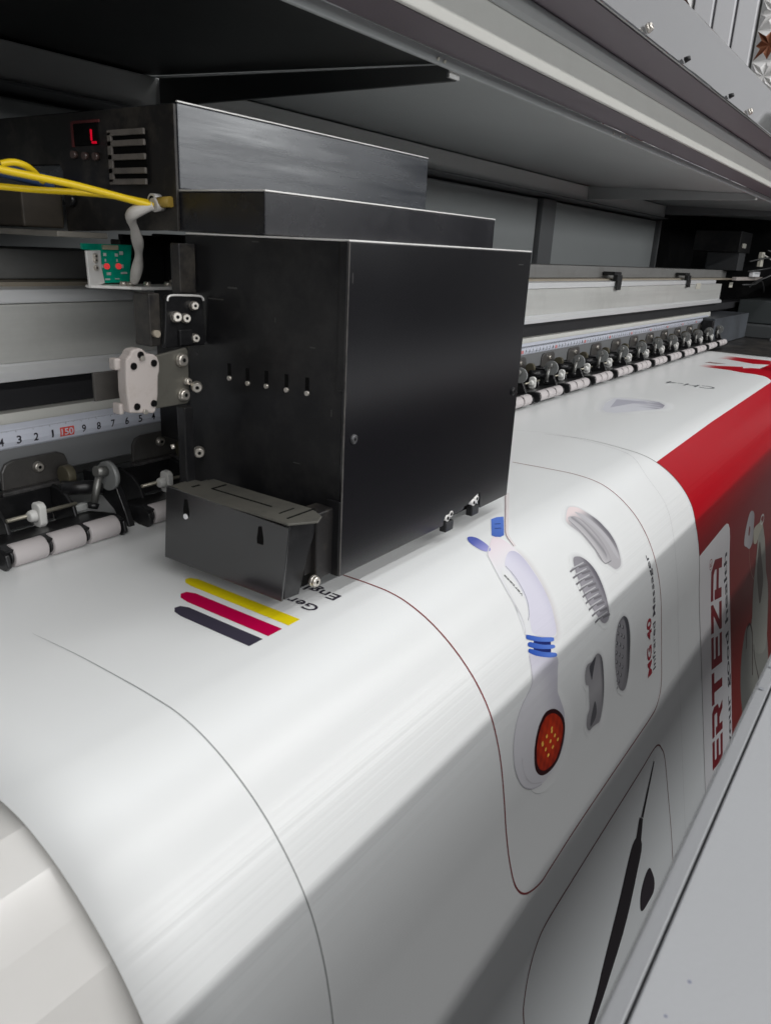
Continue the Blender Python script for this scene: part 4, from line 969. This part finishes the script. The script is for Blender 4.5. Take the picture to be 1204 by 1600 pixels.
cscrew((.2395, .2010, -.1412), (0, -1, 0), .0027, .0030)
# body behind the cover
cbx('body', (.2790, .4600, .2952, .3240, -.1380, .0020), blk, bevel=.001)
cbx('rear_body', (.3050, .4600, .3245, .3820, -.1180, .0020), blk, bevel=.001)
cbx('body_plate', (.2765, .3040, .3700, .3740, -.0260, .0008), blk)
# middle tray
bm = B(); prism(bm, [(.2442, .0032), (.3080, .0032), (.3080, .0205), (.2442, .0205)], 0, .2553, .4650)
cobj('middle_tray', bm, mat('scuffed_black_tray', (.012, .012, .015), .26, rnoise=.06, nscale=(10, 10, 10), dust=(.10, .10, .11), dust_amt=.15, dscale=70), bevel=.0006)
cbx('tray_edge_highlight', (.2553, .4650, .2440, .3080, .0206, .0213), edge_metal, bevel=.0002)  # bright strip painted as the tray's edge highlight
# upper housing with the electronics
UY0, UY1, UZ0, UZ1 = .2973, .5450, .0215, .0572
bm = B(); prism(bm, [(UY0, UZ0), (UY1, UZ0 - .002), (UY1, UZ1), (UY0, UZ1)], 0, .2553, .4650)
uh = cobj('upper_housing', bm, blk_scr, bevel=.0006)
cbx('housing_edge_highlight', (.2553, .4650, UY0 - .0001, UY0 + .0011, UZ1 + .0001, UZ1 + .0008), edge_metal, bevel=.0002)  # bright strip painted as the highlight on the housing's upper edge
bm = B(); prism(bm, [(UY0 + .0006, .0035), (.3850, .0010), (.3850, .0300), (.3870, .0330), (.4500, .0334), (.5440, .0330), (.5440, .0566), (UY0 + .0006, .0566)], 0, .2535, .2552)
sp = cobj('electronics_cover', bm, blk_dirty, bevel=.0004)
# display
cbx('display_window', (.2528, .2534, .3525, .3722, .0412, .0512), black_hole)
bm = B(); box(bm, .2524, .2533, .3720, .3736, .0408, .0520); box(bm, .2524, .2533, .3510, .3722, .0512, .0524)
cobj('display_frame', bm, mat('maroon_frame', (.10, .02, .02), .5))
bm = B(); box(bm, .2520, .2527, .3568, .3574, .0432, .0482); box(bm, .2520, .2527, .3535, .3566, .0418, .0428)
cobj('display_segment', bm, led_seg)
for y, z in ((.3722, .0372), (.3632, .0364), (.3545, .0360)):
    bm = B(); cyl(bm, (.2512, y, z), (.2534, y, z), .0018, n=14); cobj('push_button', bm, mat('brown_button', (.07, .045, .04), .35, spec=.7))
# fan vent
bm = B(); box(bm, .2522, .2534, .3160, .3427, .0240, .0462); cobj('vent_backing', bm, black_hole)
bm = B()
for z in (.0458, .0412, .0352, .0292, .0244): box(bm, .2508, .2521, .3160, .3430, z - .0013, z + .0013)
box(bm, .2508, .2521, .3400, .3430, .0240, .0462)
cobj('vent_louvre', bm, mat('worn_louvre', (.16, .145, .13), .45, dust=(.03, .03, .03), dust_amt=.8, dscale=80), bevel=.0003)
bm = B(); cyl(bm, (.2490, .3100, .0162), (.2533, .3100, .0162), .0030, n=18); cyl(bm, (.2488, .3100, .0162), (.2490, .3100, .0162), .0020, n=14, mi=1); cobj('cap_screw', bm, None, mats=[edge_metal, black_hole])
bm = B(); cyl(bm, (.2505, .3775, .0160), (.2533, .3775, .0160), .0032, n=18); cobj('cap_screw', bm, blk_plastic)
# cable chain / belt tray to the left of the electronics
cbx('cable_tray', (.2300, .2530, .3860, .5400, .0020, .0195), mat('dusty_brown_tray', (.035, .028, .020), .6, noise=.4, nscale=(160, 12, 200)), bevel=.001)
cbx('tray_lip', (.2250, .2530, .3500, .5400, -.0020, .0008), mat('worn_gray_lip', (.17, .16, .14), .5, dust=(.04, .04, .04), dust_amt=.6, dscale=40), bevel=.0005)
cbx('lower_bracket', (.2700, .2800, .3640, .3720, -.0120, -.0020), blk_dirty)
# cables
bm = B(); tube(bm, [(.10, .360, .0390), (.150, .352, .0330), (.1850, .3330, .0245), (.2010, .3280, .0222), (.2176, .3240, .0202), (.2330, .3160, .0170), (.2480, .3080, .0136)], .0016); cobj('yellow_cable', bm, yellow)
bm = B(); tube(bm, [(.10, .360, .0190), (.1500, .350, .0180), (.1936, .340, .0174), (.2082, .3370, .0173), (.2238, .3330, .0176), (.2380, .3240, .0172), (.2490, .3120, .0150)], .0014); cobj('yellow_cable', bm, yellow)
bm = B(); tube(bm, [(.1960, .3420, .0265), (.1995, .3405, .0275), (.2030, .3400, .0275), (.2090, .3420, .0262), (.22, .350, .022)], .0015); cobj('yellow_cable', bm, yellow)
bm = B(); tube(bm, [(.12, .43, .036), (.20, .41, .033), (.235, .400, .0275), (.2520, .3900, .0240)], .0035); cobj('blue_cable', bm, bluecab)
bm = B(); cyl(bm, (.2480, .3078, .0140), (.2530, .3075, .0150), .0031, n=12); cobj('cable_tie', bm, white_wire)
bm = B(); cyl(bm, (.2500, .3085, .0152), (.2520, .3000, .0158), .0024, n=12); cobj('yellow_sleeve', bm, mat('dirty_yellow', (.30, .20, .03), .6))
bm = B(); tube(bm, [(.2480, .3080, .0138), (.2413, .3150, .0094), (.2480, .3220, .0025), (.2556, .3300, -.0048), (.2604, .3370, -.0125), (.2633, .3450, -.0225)], lambda t: .0019 + .0010 * math.sin(t * 9) ** 2); cobj('white_wire', bm, white_wire)
# sensor board on its bracket
bm = B(); prism(bm, [(.2445, -.0046), (.2745, -.0046), (.2720, -.0235), (.2530, -.0240), (.2512, -.0150), (.2500, -.0075), (.2448, -.0075)], 1, .3600, .3616)
pb = cobj('circuit_board', bm, pcb_m)
for x, z in ((.2578, -.0155), (.2650, -.0154)):
    bm = B(); cyl(bm, (x, .3588, z), (x, .3599, z), .0015, n=16); cobj('indicator', bm, led_red, pb)
bm = B()
random.seed(3)
for x, z, w, h in ((.2573, -.0097, .0016, .0016), (.2644, -.0098, .0016, .0016), (.2535, -.0090, .0022, .0020), (.2674, -.0088, .0022, .0018), (.2552, -.0155, .0012, .0018), (.2677, -.0154, .0012, .0018), (.2590, -.0192, .0024, .0014), (.2685, -.0188, .0036, .0010), (.2545, -.0198, .0012, .0022), (.2580, -.0220, .0030, .0008), (.2640, -.0218, .0026, .0006), (.2575, -.0125, .0006, .0014), (.2645, -.0125, .0006, .0014)):
    box(bm, x - w / 2, x + w / 2, .3595, .3599, z - h / 2, z + h / 2)
cobj('solder_pad', bm, solder, pb)
bm = B(); box(bm, .2560, .2650, .3585, .3599, -.0072, -.0050); cobj('connector', bm, mat('beige_connector', (.45, .42, .30), .5), pb)
bm = B(); prism(bm, [(.2446, -.0080), (.2532, -.0076), (.2532, -.0160), (.2545, -.0238), (.2470, -.0262), (.2452, -.0262)], 1, .3570, .3586)
br = cobj('sensor_bracket', bm, edge_metal, bevel=.0004)
for z in (-.0125, -.0162, -.0105):
    bm = screw_bm((.2494, .3570, z), (0, -1, 0), .0014, .0014); cobj('screw', bm, None, br, mats=[chrome, black_hole])
bm = B(); prism(bm, [(.2460, .3570), (.2600, .3440), (.2620, .3380), (.3000, .3360), (.3040, .3560), (.2800, .3620), (.2460, .3620)], 2, -.0262, -.0246)
cobj('bracket_shelf', bm, edge_metal, br, bevel=.0004)
bm = B(); tube(bm, [(.2870, .3450, -.0222), (.2980, .3450, -.0212), (.3060, .3450, -.0212)], .0007, n=8); cobj('pin', bm, chrome, br)
for x, y in ((.2650, .3500), (.2740, .3480), (.2860, .3460), (.2620, .3520)):
    bm = B(); cyl(bm, (x, y, -.0246), (x, y, -.0226), .0022, .0018, n=14); cobj('bolt', bm, chrome, br)
# black rail bearing bracket
def YP(y): return y
bm = B(); prism(bm, [(.2314, -.0255), (.2327, -.0242), (.2519, -.0249), (.2532, -.0265), (.2544, -.0456), (.2535, -.0474), (.2305, -.0473), (.2296, -.0448), (.2307, -.0358)], 1, .2819, .2846)
bb = cobj('bearing_bracket', bm, blk_plastic, bevel=.0005)
bm = B(); tube(bm, [(.2316, .2810, -.0265), (.2331, .2809, -.0243), (.2417, .2807, -.0243), (.2506, .2807, -.0249), (.2526, .2809, -.0268)], .0005, n=8); cobj('bracket_rim', bm, edge_metal, bb)
bm = B(); box(bm, .2242, .2305, .2846, .2954, -.0465, -.0234); cobj('bracket_back', bm, blk_dirty, bb, bevel=.0006)
bm = B(); cyl(bm, (.2263, .2819, -.0407), (.2263, .2845, -.0407), .0016, n=14); cobj('brass_pin', bm, tan_ledge, bb)
for x, z, r in ((.2468, -.0291, .0022), (.2363, -.0337, .0026), (.2417, -.0345, .0023), (.2468, -.0437, .0022)):
    bm = screw_bm((x, .2818, z), (-.3132, -1, .0895), r, .0031); cobj('screw', bm, None, bb, mats=[chrome, black_hole])
bm = B(); box(bm, .2372, .2448, .2801, .2818, -.0465, -.0394); cobj('bearing_block', bm, blk_plastic, bb, bevel=.0005)
cbx('upper_strut', (.2450, .2549, .2880, .2940, -.0240, -.0020), blk_dirty)
# belt clamp: steel plate, nylon block, belt end
bm = B(); prism(bm, [(.2184, -.0501), (.2291, -.0488), (.2399, -.0474), (.2408, -.0490), (.2409, -.0716), (.2394, -.0732), (.2184, -.0734)], 1, .2792, .2810)
cp = cobj('clamp_plate', bm, mat('oily_steel_plate', (.15, .145, .125), .38, metal=.4, dust=(.05, .045, .04), dust_amt=.6, dscale=70), bevel=.0005)
for x, z, r in ((.2363, -.0526, .0032), (.2367, -.0687, .0030), (.2391, -.0627, .0018)):
    bm = screw_bm((x, .2792, z), (0, -1, 0), r, .0025); cobj('screw', bm, None, cp, mats=[chrome, black_hole])
for y, z in ((.2752, -.0650), (.2752, -.0962)):
    bm = screw_bm((.2417, y, z), (-.5370, -.7160, 0), .0027, .0036); cobj('screw', bm, None, mats=[chrome, black_hole])
bm = B(); prism(bm, [(.2020, -.0501), (.2024, -.0488), (.2041, -.0474), (.2050, -.0458), (.2066, -.0450), (.2094, -.0448), (.2112, -.0454), (.2130, -.0473), (.2166, -.0479), (.2184, -.0492), (.2194, -.0519), (.2192, -.0555), (.2184, -.0573), (.2177, -.0662), (.2169, -.0689), (.2161, -.0729), (.2148, -.0736), (.2024, -.0718), (.2014, -.0627), (.2016, -.0555)], 1, .2730, .2791)
nb = cobj('nylon_clamp', bm, nylon, bevel=.0008)
bm = B(); box(bm, .1991, .2024, .2766, .2810, -.0537, -.0488); box(bm, .2000, .2024, .2766, .2819, -.0729, -.0680); cobj('clamp_ear', bm, nylon, nb, bevel=.0008)
bm = B()
for x, z in ((.2094, -.0476), (.2056, -.0520), (.2161, -.0516), (.2061, -.0694), (.2150, -.0691)):
    cyl(bm, (x, .2724, z), (x, .2732, z), .0015, n=16)
cobj('clamp_hole', bm, black_hole, nb)
bm = B()
for x, z in ((.2099, -.0490), (.2099, -.0721)): cyl(bm, (x, .2717, z), (x, .2729, z), .0011, n=12)
cobj('clamp_pin', bm, chrome, nb)
cbx('belt_end', (.1965, .2103, .2882, .2896, -.0683, -.0559), mat('brown_belt_end', (.05, .046, .042), .6, noise=.3, nscale=(300, 300, 300)), bevel=.0003)
bm = B(); prism(bm, [(.1701, .3625), (.1906, .2891), (.1915, .2900), (.1714, .3634)], 2, -.0707, -.0582)
# hanging probe under the clamp
cbx('hanger', (.2327, .2381, .2739, .2792, -.1208, -.0736), blk, bevel=.0006)
bm = B(); cyl(bm, (.2278, .2775, -.0908), (.2278, .2766, -.0926), .0009, n=10); cobj('tip', bm, chrome)
# lower box bracket on the left side of the carriage
bm = B(); prism(bm, [(.2035, -.1462), (.2795, -.1462), (.2760, -.1092), (.1995, -.1112)], 0, .2220, .2232)
lb = cobj('lower_box', bm, mat('gloss_black_box', (.008, .008, .009), .22, spec=1.0, rnoise=.05, nscale=(14, 14, 14)), bevel=.0003)
bm = B(); prism(bm, [(.2221, .2000), (.2221, .2755), (.2380, .2755), (.2385, .2700), (.2450, .2690), (.2440, .2060), (.2390, .1960), (.2330, .1930)], 2, -.1104, -.1094)
top = cobj('box_top', bm, mat('dusty_olive_top', (.085, .082, .070), .55, dust=(.03, .03, .03), dust_amt=.7, dscale=60), lb, bevel=.0003)
bm = B()
for d in ((.2290, .2335, .2655, .2668), (.2335, .2425, .2570, .2583), (.2330, .2340, .2200, .2575), (.2290, .2385, .2110, .2118), (.2265, .2440, .2040, .2050)):
    box(bm, d[0], d[1], d[2], d[3], -.1100, -.10925)
cobj('top_slot', bm, black_hole, lb)
bm = B(); prism(bm, [(.2233, -.1455), (.2330, -.1462), (.2380, -.1300), (.2420, -.1220), (.2455, -.1125), (.2233, -.1112)], 1, .2030, .2042)
cobj('box_end', bm, blk_plastic, lb, bevel=.0003)
cbx('box_back', (.2385, .2450, .2050, .2740, -.1400, -.1106), blk_dirty, lb)
cbx('box_mount', (.2430, .2552, .2020, .2130, -.1430, -.1110), blk_dirty, lb)
cbx('box_foot', (.2330, .2450, .2060, .2250, -.1455, -.1380), black_hole, lb)
for y in (.2626, .2158):
    z = -.1165 if y > .24 else -.1180
    bm = B(); prism(bm, [(y - .0016, z - .0045), (y + .0016, z - .0045), (y + .0017, z - .002), (y + .0007, z + .0035), (y - .0007, z + .0035), (y - .0017, z - .002)], 0, .22165, .2221)
    cobj('keyhole', bm, black_hole, lb)
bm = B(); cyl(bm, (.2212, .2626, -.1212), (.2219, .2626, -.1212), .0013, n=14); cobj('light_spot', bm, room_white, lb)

# scuffs and fasteners on the big plates
scuff = mat('bare_scuff', (.045, .044, .042), .5)
for y, z, w, h in ((.2615, -.0205, .006, .0008), (.2705, -.0260, .010, .0005), (.2150, -.0420, .003, .0006), (.2480, .0000, .004, .0005), (.2050, -.0700, .0005, .003), (.2230, -.0950, .004, .0004), (.2380, -.0330, .0004, .002)):
    cbx('scuff', (Cx0 - .00008, Cx0 - .00002, y, y + w, z, z + h), scuff, bevel=0)
for x, z, w, h in ((.2580, -.0140, .0004, .004), (.2562, -.0650, .0003, .006), (.2950, -.1432, .012, .0003), (.4100, -.0050, .006, .0003)):
    cbx('scuff', (x, x + w, Cy0 - .00008, Cy0 - .00002, z, z + h), scuff, bevel=0)
cbx('front_edge_wear', (Cx0 - .0001, Cx0 + .0005, Cy0 - .0002, Cy0 + .0003, -.1438, .0015), mat('worn_black_edge', (.10, .095, .09), .4, dust=(.01, .01, .01), dust_amt=1.0, dscale=90), bevel=.0001)
